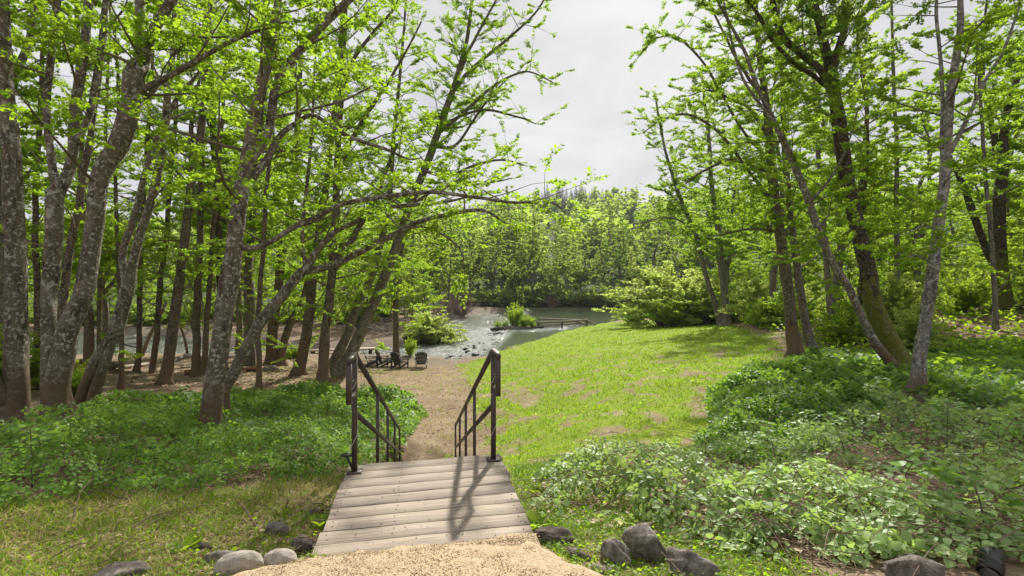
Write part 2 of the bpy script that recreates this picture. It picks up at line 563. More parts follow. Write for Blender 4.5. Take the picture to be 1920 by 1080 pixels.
RIVER = [wp(*p) for p in [(905, 683), (942, 671), (1000, 649), (1060, 631), (1100, 621), (1150, 613), (1200, 607), (1240, 601), (1300, 592)]]
RIVER += [(48, 105), (40, 112), (26, 112), (16, 111), (5, 110), (-2, 106), (-7, 97)]
RIVER += [wp(*p) for p in [(840, 600), (818, 613), (806, 628), (800, 640), (740, 648), (640, 652), (560, 652), (440, 650), (390, 640), (345, 629), (230, 625), (0, 627), (-300, 632), (-700, 640),
                           (-700, 672), (-300, 670), (100, 668), (210, 666), (300, 662), (400, 665), (520, 669), (600, 673), (700, 681), (800, 685)]]
WEIR = sorted([(y, x) for x, y in [wp(880, 684), wp(905, 662), wp(925, 648), wp(945, 627), wp(962, 612), (1.6, 84), (3.0, 106)]])


def river_sd(x, y):
    return poly_sd(x, y, RIVER) + 0.5 * (fbm(np.asarray(x) * 0.5, np.asarray(y) * 0.35, 5, 3) - 0.5)


def weir_dx(x, y):
    return np.asarray(x) - np.interp(y, [w[0] for w in WEIR], [w[1] for w in WEIR])


def WL(x, y):
    return -3.46 + 0.22 * smooth(-1.6, 0.6, weir_dx(x, y)) * smooth(33, 38, y)


DECK = dict(NL=np.array([-1.15, 2.906]), NR=np.array([0.142, 3.18]), FL=np.array([-1.415, 4.47]), FR=np.array([-0.115, 4.80]))
AX = np.array([-0.160, 0.987]); AX = AX / np.linalg.norm(AX)     # the way the steps run
SIDE = np.array([AX[1], -AX[0]])


def H(x, y, fine=True):
    x = np.atleast_1d(np.asarray(x, float)); y = np.atleast_1d(np.asarray(y, float))
    shp = x.shape; x = x.ravel(); y = y.ravel()
    out = np.empty(len(x))
    for i in range(0, len(x), 20000):
        s = slice(i, i + 20000)
        out[s] = rk(x[s], y[s], CP[:, 0], CP[:, 1]) @ _W + CP[:, 2].mean()
    r = np.hypot(x, y)
    out += (fbm(x * 0.9, y * 0.9, 3, 4) - 0.5) * 0.16 * smooth(2.5, 8, r)
    out += (fbm(x * 0.12, y * 0.12, 9, 3) - 0.5) * 3.0 * smooth(110, 200, r)
    sd = river_sd(x, y)
    w = WL(x, y)
    land = np.maximum(out, w + np.minimum(0.5, 0.03 + 0.16 * np.maximum(-sd, 0)))
    bed = w - np.clip(0.02 + 0.3 * sd, 0.02, 1.0)
    out = np.where(sd > 0, bed, np.where(sd > -40, land, out))
    # the cut below the landing and its steps
    q = np.stack([x, y], -1) - (DECK['NL'] + DECK['NR']) / 2
    s_ = q @ AX; t_ = np.abs(q @ SIDE)
    line = np.where(s_ < 1.6, -0.16, -0.34 - 0.354 * (s_ - 1.6))
    k = smooth(1.0, 0.66, t_) * smooth(-0.02, 0.12, s_) * smooth(8.6, 7.4, s_)
    out = out * (1 - k) + np.minimum(out, line) * k
    return out.reshape(shp)


def Hs(x, y):
    return float(H(x, y)[0])


def G(px, py):
    """where the ground shows at this column and row"""
    d = np.geomspace(2.0, 400, 900)
    x = (px - 960) / F * d
    z = EYE - (py - 540) / F * d
    below = np.nonzero(z < H(x, d))[0]
    i = below[0] if len(below) else -1
    return np.array([x[i], d[i], z[i]])


def GP(pts):
    return [tuple(G(*p)[:2]) for p in pts]


LAWN = GP([(918, 860), (888, 775), (872, 712), (850, 684), (905, 672), (945, 658), (1000, 637), (1060, 618), (1100, 610), (1150, 604), (1200, 600), (1330, 599), (1440, 629), (1465, 650), (1440, 680), (1390, 705), (1340, 750),
           (1345, 800), (1300, 850), (1180, 850), (1080, 850), (1010, 880), (975, 900)])
NEARL = GP([(-200, 960), (0, 955), (200, 930), (420, 925), (560, 905), (640, 900)]) + [(-1.25, 3.9), (-1.05, 2.9), (-1.4, 2.72), (-1.55, 2.4), (-5, 2.0)]
NEARR = [(0.15, 3.2), (-0.02, 4.2)] + GP([(960, 880), (1080, 850), (1180, 880), (1250, 960), (1400, 1010)]) + [(1.8, 2.6), (0.6, 2.5), (0.35, 2.85)]
THICKL = GP([(0, 965), (210, 935), (420, 930), (560, 908), (645, 905), (668, 905)]) + [(-1.75, 5.6), (-2.05, 7.6), (-2.2, 9.6)] + GP([(780, 800), (800, 780), (768, 745), (650, 738), (560, 740), (420, 745), (300, 752), (215, 765), (60, 810), (-200, 800)]) + [(-11, 8), (-10, 4.2)]
THICKR = GP([(1010, 968), (1100, 990), (1250, 1015), (1450, 1058), (1650, 1066), (1920, 1062)]) + [(6, 2.5), (9, 4), (12, 9)] + GP([(1920, 790), (1750, 775), (1620, 725), (1510, 695), (1420, 705), (1330, 742), (1335, 800), (1290, 862), (1160, 850), (1040, 870), (990, 905)])
MOUND = GP([(1330, 742), (1335, 800), (1300, 850), (1430, 880), (1570, 835), (1660, 775), (1620, 725), (1510, 695), (1420, 705)])
IVY = GP([(1470, 690), (1510, 660), (1640, 668), (1760, 650), (1920, 650)]) + [(24, 18), (16, 9)] + GP([(1920, 790), (1760, 775), (1620, 722)])
PATH = GP([(770, 835), (795, 790), (760, 750), (640, 735), (560, 722), (440, 722), (460, 690), (600, 690), (700, 690), (800, 690), (880, 688), (900, 705), (915, 770), (930, 850), (860, 880)])
FLAT = GP([(200, 720), (200, 690), (300, 668), (440, 668), (560, 675), (700, 686), (700, 712), (560, 726), (420, 735)])
GRAVEL = [(-2.2, 1.6), (-1.75, 2.45), (-1.42, 2.78), (-1.20, 2.90), (-1.05, 2.98), (-0.5, 3.08), (0.14, 3.24), (0.24, 3.14), (0.33, 2.95), (0.5, 2.78), (0.75, 2.5), (1.2, 1.6)]


def build_ground():
    az1 = np.linspace(R(-60), R(60), 260)
    az2 = np.linspace(R(60), R(300), 50)[1:-1]
    az = np.concatenate([az1, az2])
    rr = np.concatenate([[0.0], np.geomspace(0.9, 640, 205)])
    A, Rr = np.meshgrid(az, rr)
    x = np.sin(A) * Rr; y = np.cos(A) * Rr
    z = H(x, y)
    na, nr = len(az), len(rr)
    i = np.arange(nr - 1)[:, None] * na; j = np.arange(na)[None]; j2 = (j + 1) % na
    q = np.stack([i + j, i + na + j, i + na + j2, i + j2], -1).reshape(-1, 4)
    x = x.ravel(); y = y.ravel()
    n1 = fbm(x * 0.7, y * 0.7, 21, 4)
    lawn = smooth(-0.5, 0.8, poly_sd(x, y, LAWN) + (n1 - 0.5) * 2.6)
    near = np.maximum(smooth(-0.2, 0.3, poly_sd(x, y, NEARL)), smooth(-0.2, 0.3, poly_sd(x, y, NEARR)))
    far = smooth(100, 118, np.hypot(x, y))
    rightw = smooth(0, 5, x - np.interp(y, [3, 8, 15, 22, 30, 50, 90], [1.5, 4.2, 6.4, 10, 14, 19, 30]))
    patch = smooth(0.36, 0.58, fbm(x * 2.3 + 4, y * 1.7, 33, 4))
    patch = np.maximum(patch, smooth(24, 38, np.hypot(x, y)) * 0.9)
    grass = np.maximum(np.maximum(lawn * (0.35 + 0.65 * patch) * smooth(2, 16, np.hypot(x, y) + 6), near * 0.38 * patch), far * 0.0)
    sd = river_sd(x, y)
    mud = smooth(-5, -0.2, sd + (n1 - 0.5) * 4) * smooth(0.5, 0.0, lawn)
    thick = np.maximum(smooth(-0.2, 0.4, poly_sd(x, y, THICKL)), smooth(-0.2, 0.4, poly_sd(x, y, THICKR)))
    leftw = smooth(-2, -6, x) * smooth(10, 18, y) * 0.3
    beyond = smooth(-1, -6, sd) * smooth(44, 50, y) * smooth(4, -2, x)
    litter = np.clip(np.maximum.reduce([thick, rightw, leftw, beyond * 0.9, near * 0.12 * (1 - patch), far]), 0, 1) * (1 - lawn)
    col = np.stack([grass, mud, litter, far], -1)
    me = mesh_np('ground', np.stack([x, y, z.ravel()], -1), q, smooth_=True, cols={'zone': col})
    m, n, l, out = nt('ground_soil')
    v = mapped(n, l, 'Object')
    a = n.new('ShaderNodeAttribute'); a.attribute_name = 'zone'
    sp = n.new('ShaderNodeSeparateColor'); l.new(a.outputs['Color'], sp.inputs[0])
    n1_ = noise(n, l, v, 1.3, 8, 0.65); n2_ = noise(n, l, v, 14, 8, 0.7); n3_ = noise(n, l, v, 70, 3, 0.6)
    dirt = ramp(n, l, n2_, [(0.3, (0.17, 0.125, 0.082)), (0.5, (0.32, 0.245, 0.16)), (0.72, (0.46, 0.365, 0.25))])
    dirt = mix(n, l, ramp(n, l, n1_, [(0.38, 0.0), (0.62, 0.75)]), dirt, (0.19, 0.125, 0.078))
    dirt = mix(n, l, ramp(n, l, n3_, [(0.58, 0.0), (0.68, 0.6)]), dirt, (0.13, 0.085, 0.055))
    lit = ramp(n, l, n2_, [(0.3, (0.075, 0.052, 0.034)), (0.5, (0.19, 0.13, 0.085)), (0.75, (0.34, 0.24, 0.155))])
    lit = mix(n, l, ramp(n, l, n3_, [(0.56, 0.0), (0.66, 0.7)]), lit, (0.34, 0.25, 0.17))
    mud_ = ramp(n, l, n2_, [(0.3, (0.10, 0.082, 0.063)), (0.7, (0.28, 0.23, 0.18))])
    gr = ramp(n, l, n2_, [(0.3, (0.11, 0.18, 0.016)), (0.7, (0.24, 0.34, 0.03))])
    gr = mix(n, l, ramp(n, l, n1_, [(0.3, 0.0), (0.75, 0.5)]), gr, (0.30, 0.32, 0.05))
    c = mix(n, l, sp.outputs[2], dirt, lit)
    c = mix(n, l, sp.outputs[1], c, mud_)
    gf = math_(n, l, 'ADD', sp.outputs[0], math_(n, l, 'MULTIPLY', math_(n, l, 'SUBTRACT', n2_, 0.5), 0.7))
    c = mix(n, l, ramp(n, l, gf, [(0.30, 0.0), (0.66, 1.0)]), c, gr)
    c = mix(n, l, a.outputs['Alpha'], c, ramp(n, l, n1_, [(0.3, (0.03, 0.05, 0.014)), (0.7, (0.07, 0.10, 0.025))]))
    nb = bump(n, l, math_(n, l, 'ADD', n2_, math_(n, l, 'MULTIPLY', n3_, 0.5)), 0.8, 0.05)
    l.new(pbsdf(n, l, c, 0.95, nb, 0.1), out.inputs['Surface'])
    tag(obj('ground', me, m), kind='structure')


build_ground()


def build_water():
    rows = np.geomspace(31, 118, 260)
    us = np.linspace(-1.15, 0.62, 360)
    U, D = np.meshgrid(us, rows)
    x = U * D; y = D
    sd = river_sd(x, y)
    dx = weir_dx(x, y)
    band = smooth(-5.5, -0.8, dx) * smooth(1.1, -0.2, dx) * smooth(70, 56, y) * smooth(31, 34, y)
    far_r = smooth(-3.5, -0.5, dx) * smooth(1.5, 0, dx) * smooth(90, 98, y)
    rail = np.exp(-((x - 4.2) / 3.4) ** 2) * np.exp(-((y - 60 - 0.8 * (x - 4)) / 2.2) ** 2)
    lower = smooth(0.5, -3, dx) * smooth(-80, -6, x)
    foam_sheen = np.clip(band + far_r + 0.6 * rail + 0.8 * lower * smooth(95, 55, y), 0, 1)  # white water, plus silvery sky reflection painted over the lower river
    rip = np.clip(0.10 + 0.75 * lower + foam_sheen, 0, 1)
    w = WL(x, y) + (fbm(x * 2.2, y * 1.1, 40, 4) - 0.5) * (0.10 * rip + 0.24 * band) + (fbm(x * 0.45, y * 1.5, 44, 4) - 0.5) * 0.16 * rip
    nr, nc = x.shape
    i = np.arange(nr - 1)[:, None] * nc; j = np.arange(nc - 1)[None]
    q = np.stack([i + j, i + j + 1, i + nc + j + 1, i + nc + j], -1).reshape(-1, 4)
    ok = (sd > -1.2).ravel()
    q = q[ok[q].any(1)]
    me = mesh_np('river', np.stack([x, y, w], -1).reshape(-1, 3), q, smooth_=True, attrs={'foam_sheen': foam_sheen.ravel(), 'rip': rip.ravel()})
    m, n, l, out = nt('river_water')
    v = mapped(n, l, 'Object', (1, 0.55, 1))
    vs = mapped(n, l, 'Object', (0.6, 1.3, 1))
    rp = attr(n, 'rip').outputs['Fac']; fo = attr(n, 'foam_sheen').outputs['Fac']
    b1 = noise(n, l, vs, 3.0, 6, 0.6, 0.6)
    b2 = noise(n, l, v, 9.0, 4, 0.6, 0.3)
    hh = math_(n, l, 'ADD', b1, math_(n, l, 'MULTIPLY', b2, 0.4))
    hh = math_(n, l, 'MULTIPLY', hh, math_(n, l, 'ADD', math_(n, l, 'MULTIPLY', rp, 1.0), 0.03))
    nb = bump(n, l, hh, 1.0, 0.35)
    p = n.new('ShaderNodeBsdfPrincipled')
    deep = mix(n, l, noise(n, l, vs, 0.5, 4), (0.035, 0.055, 0.03), (0.07, 0.085, 0.05))
    l.new(deep, p.inputs['Base Color'])
    l.new(math_(n, l, 'ADD', 0.05, math_(n, l, 'MULTIPLY', rp, 0.16)), p.inputs['Roughness'])
    p.inputs['IOR'].default_value = 1.33
    l.new(nb, p.inputs['Normal'])
    f1 = noise(n, l, vs, 2.4, 8, 0.7, 1.2)
    ff = math_(n, l, 'ADD', math_(n, l, 'MULTIPLY', fo, 0.37), f1)
    f2 = noise(n, l, mapped(n, l, 'Object', (1.2, 3.2, 1)), 5.0, 6, 0.7, 0.8)
    fm = math_(n, l, 'MULTIPLY', ramp(n, l, ff, [(0.70, 0.0), (1.0, 0.75)]), ramp(n, l, f2, [(0.38, 0.12), (0.64, 1.0)]))
    fw = pbsdf(n, l, (0.75, 0.77, 0.77), 0.6, nb)
    ms = n.new('ShaderNodeMixShader')
    l.new(fm, ms.inputs[0]); l.new(p.outputs[0], ms.inputs[1]); l.new(fw, ms.inputs[2])
    l.new(ms.outputs[0], out.inputs['Surface'])
    tag(obj('river', me, m), kind='structure')


build_water()


def sample_poly(poly, n, dmax=None, power=0.0, d0=4.0, margin=0.0):
    """n random points in a plan polygon, thinning with distance as (d0/d)**power"""
    pl = np.asarray(poly)
    lo, hi = pl.min(0), pl.max(0)
    xs, ys = [], []
    got = 0
    while got < n:
        k = 40000
        x = rng.uniform(lo[0], hi[0], k); y = rng.uniform(lo[1], hi[1], k)
        ok = poly_sd(x, y, poly) > margin
        if power:
            d = np.hypot(x, y)
            ok &= rng.random(k) < np.minimum(1, (d0 / np.maximum(d, 0.5)) ** power)
        xs.append(x[ok]); ys.append(y[ok]); got += ok.sum()
    return np.concatenate(xs)[:n], np.concatenate(ys)[:n]


# the gravel walk: a thin domed sheet, then loose pebbles on it
def build_gravel():
    gx, gy = np.meshgrid(np.linspace(-2.3, 1.3, 120), np.linspace(1.5, 3.35, 80))
    nz = (fbm(gx * 9, gy * 9, 61, 3) - 0.5)
    sd = poly_sd(gx, gy, GRAVEL) + nz * 0.10
    base = np.maximum(H(gx, gy), -0.06)
    z = base + 0.0 + np.clip(sd, -0.12, 0.12) * 0.5 + nz * 0.02
    ind = poly_sd(gx, gy, [DECK['NL'], DECK['NR'], DECK['FR'], DECK['FL']])
    z = np.where(ind > -0.03, np.maximum(z, 0.004 + np.clip(sd, -0.1, 0.05) * 0.25), z)
    nr, nc = gx.shape
    i = np.arange(nr - 1)[:, None] * nc; j = np.arange(nc - 1)[None]
    q = np.stack([i + j, i + j + 1, i + nc + j + 1, i + nc + j], -1).reshape(-1, 4)
    ok = (sd > -0.02).ravel()
    q = q[ok[q].all(1)]
    m, n, l, out = nt('tan_gravel')
    v = mapped(n, l, 'Object')
    vo = n.new('ShaderNodeTexVoronoi'); vo.inputs['Scale'].default_value = 95
    l.new(v, vo.inputs['Vector'])
    sx = n.new('ShaderNodeSeparateColor'); l.new(vo.outputs['Color'], sx.inputs[0])
    c = ramp(n, l, sx.outputs[0], [(0.0, (0.29, 0.205, 0.12)), (0.5, (0.40, 0.30, 0.19)), (1.0, (0.50, 0.39, 0.26))])
    nb = bump(n, l, vo.outputs['Distance'], 0.9, 0.006)
    l.new(pbsdf(n, l, c, 0.85, nb, 0.2), out.inputs['Surface'])
    tag(obj('gravel_walk', mesh_np('gravel_walk', np.stack([gx, gy, z], -1).reshape(-1, 3), q, smooth_=True), m), kind='structure')
    # pebbles
    N = 6500
    px, py = sample_poly(GRAVEL, N * 3)
    k = py > 2.45
    px, py = px[k][:N], py[k][:N]
    N = len(px)
    from_deck = poly_sd(px, py, [DECK['NL'], DECK['NR'], DECK['FR'], DECK['FL']])
    sdp = poly_sd(px, py, GRAVEL)
    pz = np.maximum(H(px, py), -0.06) + np.clip(sdp, -0.12, 0.12) * 0.5
    pz = np.where(from_deck > -0.03, np.maximum(pz, 0.004 + np.clip(sdp, -.1, .05) * 0.25), pz) + 0.001
    octv = np.array([[1, 0, 0], [0, 1, 0], [-1, 0, 0], [0, -1, 0], [0, 0, 1], [0, 0, -1]], float)
    octf = np.array([[0, 1, 4], [1, 2, 4], [2, 3, 4], [3, 0, 4], [1, 0, 5], [2, 1, 5], [3, 2, 5], [0, 3, 5]])
    s = rng.uniform(0.0022, 0.005, (N, 1, 1)) * rng.uniform(0.6, 1.3, (N, 1, 3))
    a = rng.uniform(0, 6.28, N)
    ov = np.repeat(octv[None], N, 0) + rng.normal(0, 0.18, (N, 6, 3))
    ov = ov * s
    ca, sa = np.cos(a)[:, None], np.sin(a)[:, None]
    vx = ov[..., 0] * ca - ov[..., 1] * sa; vy = ov[..., 0] * sa + ov[..., 1] * ca
    V = np.stack([vx + px[:, None], vy + py[:, None], ov[..., 2] * 0.8 + pz[:, None]], -1).reshape(-1, 3)
    Fc = (octf[None] + (np.arange(N) * 6)[:, None, None]).reshape(-1, 3)
    rn = np.repeat(rng.random(N), 6)
    m2, n, l, out = nt('loose_pebble')
    c = ramp(n, l, attr(n, 'rnd').outputs['Fac'], [(0.0, (0.30, 0.20, 0.11)), (0.5, (0.48, 0.36, 0.23)), (1.0, (0.66, 0.54, 0.38))])
    l.new(pbsdf(n, l, c, 0.8, None, 0.3), out.inputs['Surface'])
    tag(obj('gravel', mesh_np('gravel', V, Fc, {'rnd': rn}), m2), 'loose tan gravel covering the walk at the near end of the wooden landing', 'gravel', kind='stuff')


build_gravel()

# ---------------------------------------------------------------- leaves in bulk
KITE_V = np.array([[0, 0, 0], [0.36, 0.42, 0.10], [0, 1, -0.04], [-0.36, 0.42, 0.10]])       # folded along its midrib
KITE_F = np.array([[0, 1, 2], [0, 2, 3]])
TRI_V = np.array([[0.04, 0, 0], [0.44, 0.62, 0.08], [-0.30, 0.98, -0.03]])
TRI_F = np.array([[0, 1, 2]])
OVATE_V = np.array([[0, 0, 0], [0.34, 0.22, 0.10], [0.40, 0.50, 0.11], [0.22, 0.80, 0.05], [0, 1.05, -0.08], [-0.22, 0.80, 0.05], [-0.40, 0.50, 0.11], [-0.34, 0.22, 0.10], [0, 0.5, 0.0]])
OVATE_F = np.array([[0, 1, 8], [1, 2, 8], [2, 3, 8], [3, 4, 8], [4, 5, 8], [5, 6, 8], [6, 7, 8], [7, 0, 8]])


def unit(a):
    return a / (np.linalg.norm(a, axis=-1, keepdims=True) + 1e-9)


def leaf_arrays(pos, d, nrm, size, tv=KITE_V, tf=KITE_F, rnd=None, width=1.0):
    N = len(pos)
    d = unit(d)
    s = unit(np.cross(d, nrm))
    u = np.cross(s, d)
    k = len(tv)
    size = np.broadcast_to(np.asarray(size, float), (N,))[:, None, None]
    V = pos[:, None] + size * (s[:, None] * (tv[None, :, 0:1] * width) + d[:, None] * tv[None, :, 1:2] + u[:, None] * tv[None, :, 2:3])
    Fc = (tf[None] + (np.arange(N) * k)[:, None, None]).reshape(-1, tf.shape[1])
    if rnd is None: rnd = rng.random(N)
    return V.reshape(-1, 3), Fc, np.repeat(rnd, k)


def leaf_mesh(name, packs, origin=None):
    vs, fs, rs, n = [], [], [], 0
    for V, Fc, rn in packs:
        vs.append(V); fs.append(Fc + n); rs.append(rn); n += len(V)
    V = np.vstack(vs)
    if origin is not None: V = V - np.asarray(origin)
    return mesh_np(name, V, np.vstack(fs), {'rnd': np.concatenate(rs)})

# ---------------------------------------------------------------- trees
TRIS = {'leaves': 0}
LEAFY, LEAFS = 6.0, 1.0


def catmull(pts, step):
    pts = np.asarray(pts, float)
    if len(pts) < 3:
        n = max(2, int(np.linalg.norm(pts[-1][:3] - pts[0][:3]) / step) + 1)
        t = np.linspace(0, 1, n)[:, None]
        return pts[0] * (1 - t) + pts[-1] * t
    ext = np.vstack([2 * pts[0] - pts[1], pts, 2 * pts[-1] - pts[-2]])
    out = []
    for i in range(1, len(ext) - 2):
        p0, p1, p2, p3 = ext[i - 1:i + 3]
        n = max(1, int(math.ceil(np.linalg.norm((p2 - p1)[:3]) / step)))
        t = np.linspace(0, 1, n, endpoint=False)[:, None]
        out.append(0.5 * (2 * p1 + (p2 - p0) * t + (2 * p0 - 5 * p1 + 4 * p2 - p3) * t ** 2 + (3 * p1 - p0 - 3 * p2 + p3) * t ** 3))
    out.append(pts[-1:])
    return np.vstack(out)


class Tree:
    def __init__(s, rs, leaf=0.07, lsp=0.05, twig_gap=0.3, kx=1.0, upt=0.25, droop=0.05, flat=0.7, spray=1.0):
        s.rs = rs
        s.fine = True
        s.trunk = MB(); s.br = MB()
        s.t0 = []; s.t1 = []; s.tr = []
        s.leaf, s.lsp, s.twig_gap, s.kx, s.upt, s.droop, s.flat, s.spray = leaf, lsp, twig_gap, kx, upt, droop, flat, spray

    def limb(s, pts, rad, lump=0.10, jitter=0.012, step=None, foot=None):
        """pts (n,3), rad (n,): a trunk or a main limb; returns its finely sampled line"""
        rad = np.asarray(rad, float)
        a = np.column_stack([pts, rad])
        step = step or max(0.10, min(0.3, rad.max() * 0.9))
        a = catmull(a, step)
        p, r = a[:, :3].copy(), np.maximum(a[:, 3], 0.004)
        w = s.rs.normal(0, 1, p.shape)
        for _ in range(10):
            w[1:-1] = (w[:-2] + w[1:-1] + w[2:]) / 3
        w /= w.std() + 1e-6
        p[1:-1] += (w * np.minimum(r[:, None] * 0.16, 0.02))[1:-1]
        rm = r.max()
        sides = 16 if rm > 0.12 else 10 if rm > 0.05 else 7 if rm > 0.025 else 5
        n0 = len(s.trunk.v)
        s.trunk.tube(p, r, sides, True, lump, s.rs.integers(0, 99))
        if foot is not None:          # spreading root buttresses at the ground
            V = s.trunk.v[n0]
            hgt = V[:, 2] - foot
            ax = np.stack([np.interp(V[:, 2], p[:, 2], p[:, c]) for c in (0, 1)], -1) if np.all(np.diff(p[:4, 2]) > 0) else np.repeat(p[:1, :2], len(V), 0)
            off = V[:, :2] - ax
            th = np.arctan2(off[:, 1], off[:, 0])
            k = s.rs.integers(3, 6); ph = s.rs.uniform(0, 6.28)
            g = np.exp(-np.maximum(hgt, 0) / 0.22) * (0.22 + 0.38 * np.maximum(0, np.cos(th * k + ph)) + 0.2 * np.cos(th * 2 + ph * 2))
            V[:, :2] += off * g[:, None] * (hgt < 1.4)[:, None]
        return p, r

    def branch(s, p0, d, L, r0, up=None):
        """a side branch with twigs"""
        n = max(4, int(L / 0.35) + 2)
        d = d / np.linalg.norm(d)
        pts = [np.asarray(p0, float)]
        up = s.upt if up is None else up
        for i in range(n - 1):
            d = d + s.rs.normal(0, 0.10, 3) + np.array([0, 0, (up * (1 - 1.6 * i / n) - s.droop) * 0.35])
            d = d / np.linalg.norm(d)
            pts.append(pts[-1] + d * L / (n - 1))
        pts = np.array(pts)
        r = r0 * np.linspace(1, 0.18, n) ** 0.9
        s.br.tube(pts, np.maximum(r, 0.0025), 5 if r0 > 0.012 else 4, False)
        s.twigs_on(pts, L)

    def twigs_on(s, pts, L, t_from=0.18, scale=1.0):
        seg = np.linalg.norm(np.diff(pts, axis=0), axis=1)
        cum = np.concatenate([[0], np.cumsum(seg)])
        k = max(2, int(cum[-1] * (1 - t_from) / s.twig_gap))
        t = np.sort(s.rs.uniform(t_from, 1.0, k)) * cum[-1]
        t[-1] = cum[-1] * 0.98
        q = np.stack([np.interp(t, cum, pts[:, c]) for c in range(3)], -1)
        q2 = np.stack([np.interp(np.minimum(t + 0.1, cum[-1]), cum, pts[:, c]) for c in range(3)], -1)
        q1 = np.stack([np.interp(t - 0.1, cum, pts[:, c]) for c in range(3)], -1)
        dr = unit(q2 - q1)
        sd = np.where(np.arange(k) % 2 == 0, 1.0, -1.0)
        a = sd * s.rs.uniform(0.45, 1.15, k)
        a[-1] = s.rs.normal(0, 0.2)
        ca, sa = np.cos(a), np.sin(a)
        v = np.stack([dr[:, 0] * ca - dr[:, 1] * sa, dr[:, 0] * sa + dr[:, 1] * ca, dr[:, 2] * 0.6 + s.rs.normal(0.02, 0.28, k)], -1)
        ln = np.minimum(s.spray * (0.28 + 0.32 * L * (1 - t / cum[-1] * 0.75)) * s.rs.uniform(0.6, 1.25, k), 1.5) * scale
        s.t0.append(q); s.t1.append(q + unit(v) * ln[:, None]); s.tr.append(np.full(k, 0.0045))

    def grow(s, p, r, zmin, gap=0.45, lmax=3.2, side=None, low=0.0, elev=(5, 45), lscale=1.0):
        """side branches along a limb above zmin (and, at rate low, below it)"""
        seg = np.linalg.norm(np.diff(p, axis=0), axis=1)
        cum = np.concatenate([[0], np.cumsum(seg)])
        t = s.rs.uniform(0, gap); az = s.rs.uniform(0, 6.28)
        while t < cum[-1]:
            q = np.array([np.interp(t, cum, p[:, c]) for c in range(3)])
            rr = np.interp(t, cum, r)
            t += gap * s.rs.uniform(0.6, 1.4) * (0.7 if rr < 0.03 else 1)
            if q[2] < zmin and s.rs.random() > low: continue
            az += 2.4 + s.rs.normal(0, 0.4)
            el = R(s.rs.uniform(*elev))
            d = np.array([math.cos(az) * math.cos(el), math.sin(az) * math.cos(el), math.sin(el)])
            if side is not None: d = d + np.asarray(side) * 0.5
            L = min(lmax, 0.7 + 15 * rr) * s.rs.uniform(0.55, 1.15) * lscale
            s.branch(q, d, L, min(rr * 0.45, 0.006 + 0.009 * L))
        # the limb's own tip leafs out
        s.twigs_on(p[-max(4, len(p) // 4):], 1.2)

    def finish(s, thin=None, sub=True, dens=1.0):
        T0 = np.vstack(s.t0); T1 = np.vstack(s.t1); TR = np.concatenate(s.tr)
        if sub:
            k = 2
            f = s.rs.uniform(0.25, 0.85, (len(T0), k))
            v = T1 - T0
            ln = np.linalg.norm(v, axis=1)
            q = (T0[:, None] + v[:, None] * f[..., None]).reshape(-1, 3)
            a = np.where(np.arange(k)[None] % 2 == 0, 1, -1) * s.rs.uniform(0.5, 1.1, (len(T0), k))
            ca, sa = np.cos(a), np.sin(a)
            d = np.stack([v[:, 0:1] * ca - v[:, 1:2] * sa, v[:, 0:1] * sa + v[:, 1:2] * ca, v[:, 2:3] + s.rs.normal(0, 0.18, (len(T0), k)) * ln[:, None]], -1)
            e = q + (d * s.rs.uniform(0.4, 0.75, (len(T0), k, 1))).reshape(-1, 3)
            keep = np.repeat(ln > 0.3, k)
            T0 = np.vstack([T0, q[keep]]); T1 = np.vstack([T1, e[keep]]); TR = np.concatenate([TR, np.full(keep.sum(), 0.003)])
        s.T0, s.T1, s.TR = T0, T1, TR
        # twig prisms
        v = unit(T1 - T0)
        ref = np.where(np.abs(v[:, 2:3]) < 0.9, np.array([[0, 0, 1.0]]), np.array([[1.0, 0, 0]]))
        a = unit(np.cross(v, ref)); b = np.cross(v, a)
        ring = [a, -0.5 * a + 0.87 * b, -0.5 * a - 0.87 * b]
        tw = TR[:, None] * s.kx
        V = np.stack([T0 + x * tw for x in ring] + [T1 + x * tw * 0.4 for x in ring], 1).reshape(-1, 3)
        fq = np.array([[0, 1, 4, 3], [1, 2, 5, 4], [2, 0, 3, 5]])
        s.br.add(V, (fq[None] + (np.arange(len(T0)) * 6)[:, None, None]).reshape(-1, 4))
        # leaves
        ln = np.linalg.norm(T1 - T0, axis=1)
        cnt = s.rs.poisson(ln / s.lsp * dens * LEAFY)
        idx = np.repeat(np.arange(len(T0)), cnt)
        f = s.rs.uniform(0.12, 1.05, len(idx))
        pos = T0[idx] + (T1 - T0)[idx] * f[:, None]
        dv = unit((T1 - T0)[idx])
        th = s.rs.uniform(0, 6.28, len(idx))
        d = dv * 0.5 + np.stack([np.cos(th), np.sin(th), s.rs.normal(-0.18, 0.3, len(idx))], -1) * 0.9
        pos = pos + unit(d) * 0.02
        nr = np.array([0, 0, 1.0]) + s.rs.normal(0, s.flat, (len(idx), 3))
        size = s.leaf * LEAFS * s.rs.uniform(0.5, 1.3, len(idx))
        rnd = np.clip(0.5 * s.rs.random(len(idx)) + 0.5 * vnoise(pos[:, 0] * 0.9 + pos[:, 2] * .7, pos[:, 1] * 0.9 + pos[:, 2] * .5, 3), 0, 1)
        if thin is not None:
            keep, big = thin(pos, s.rs)
            pos, d, nr, size, rnd = pos[keep], d[keep], nr[keep], (size * big)[keep], rnd[keep]
        s.leaves = leaf_arrays(pos, d, nr, size, TRI_V if s.fine else KITE_V, TRI_F if s.fine else KITE_F, rnd=rnd, width=1.05)
        TRIS['leaves'] += len(pos) * (1 if s.fine else 2)
        return s

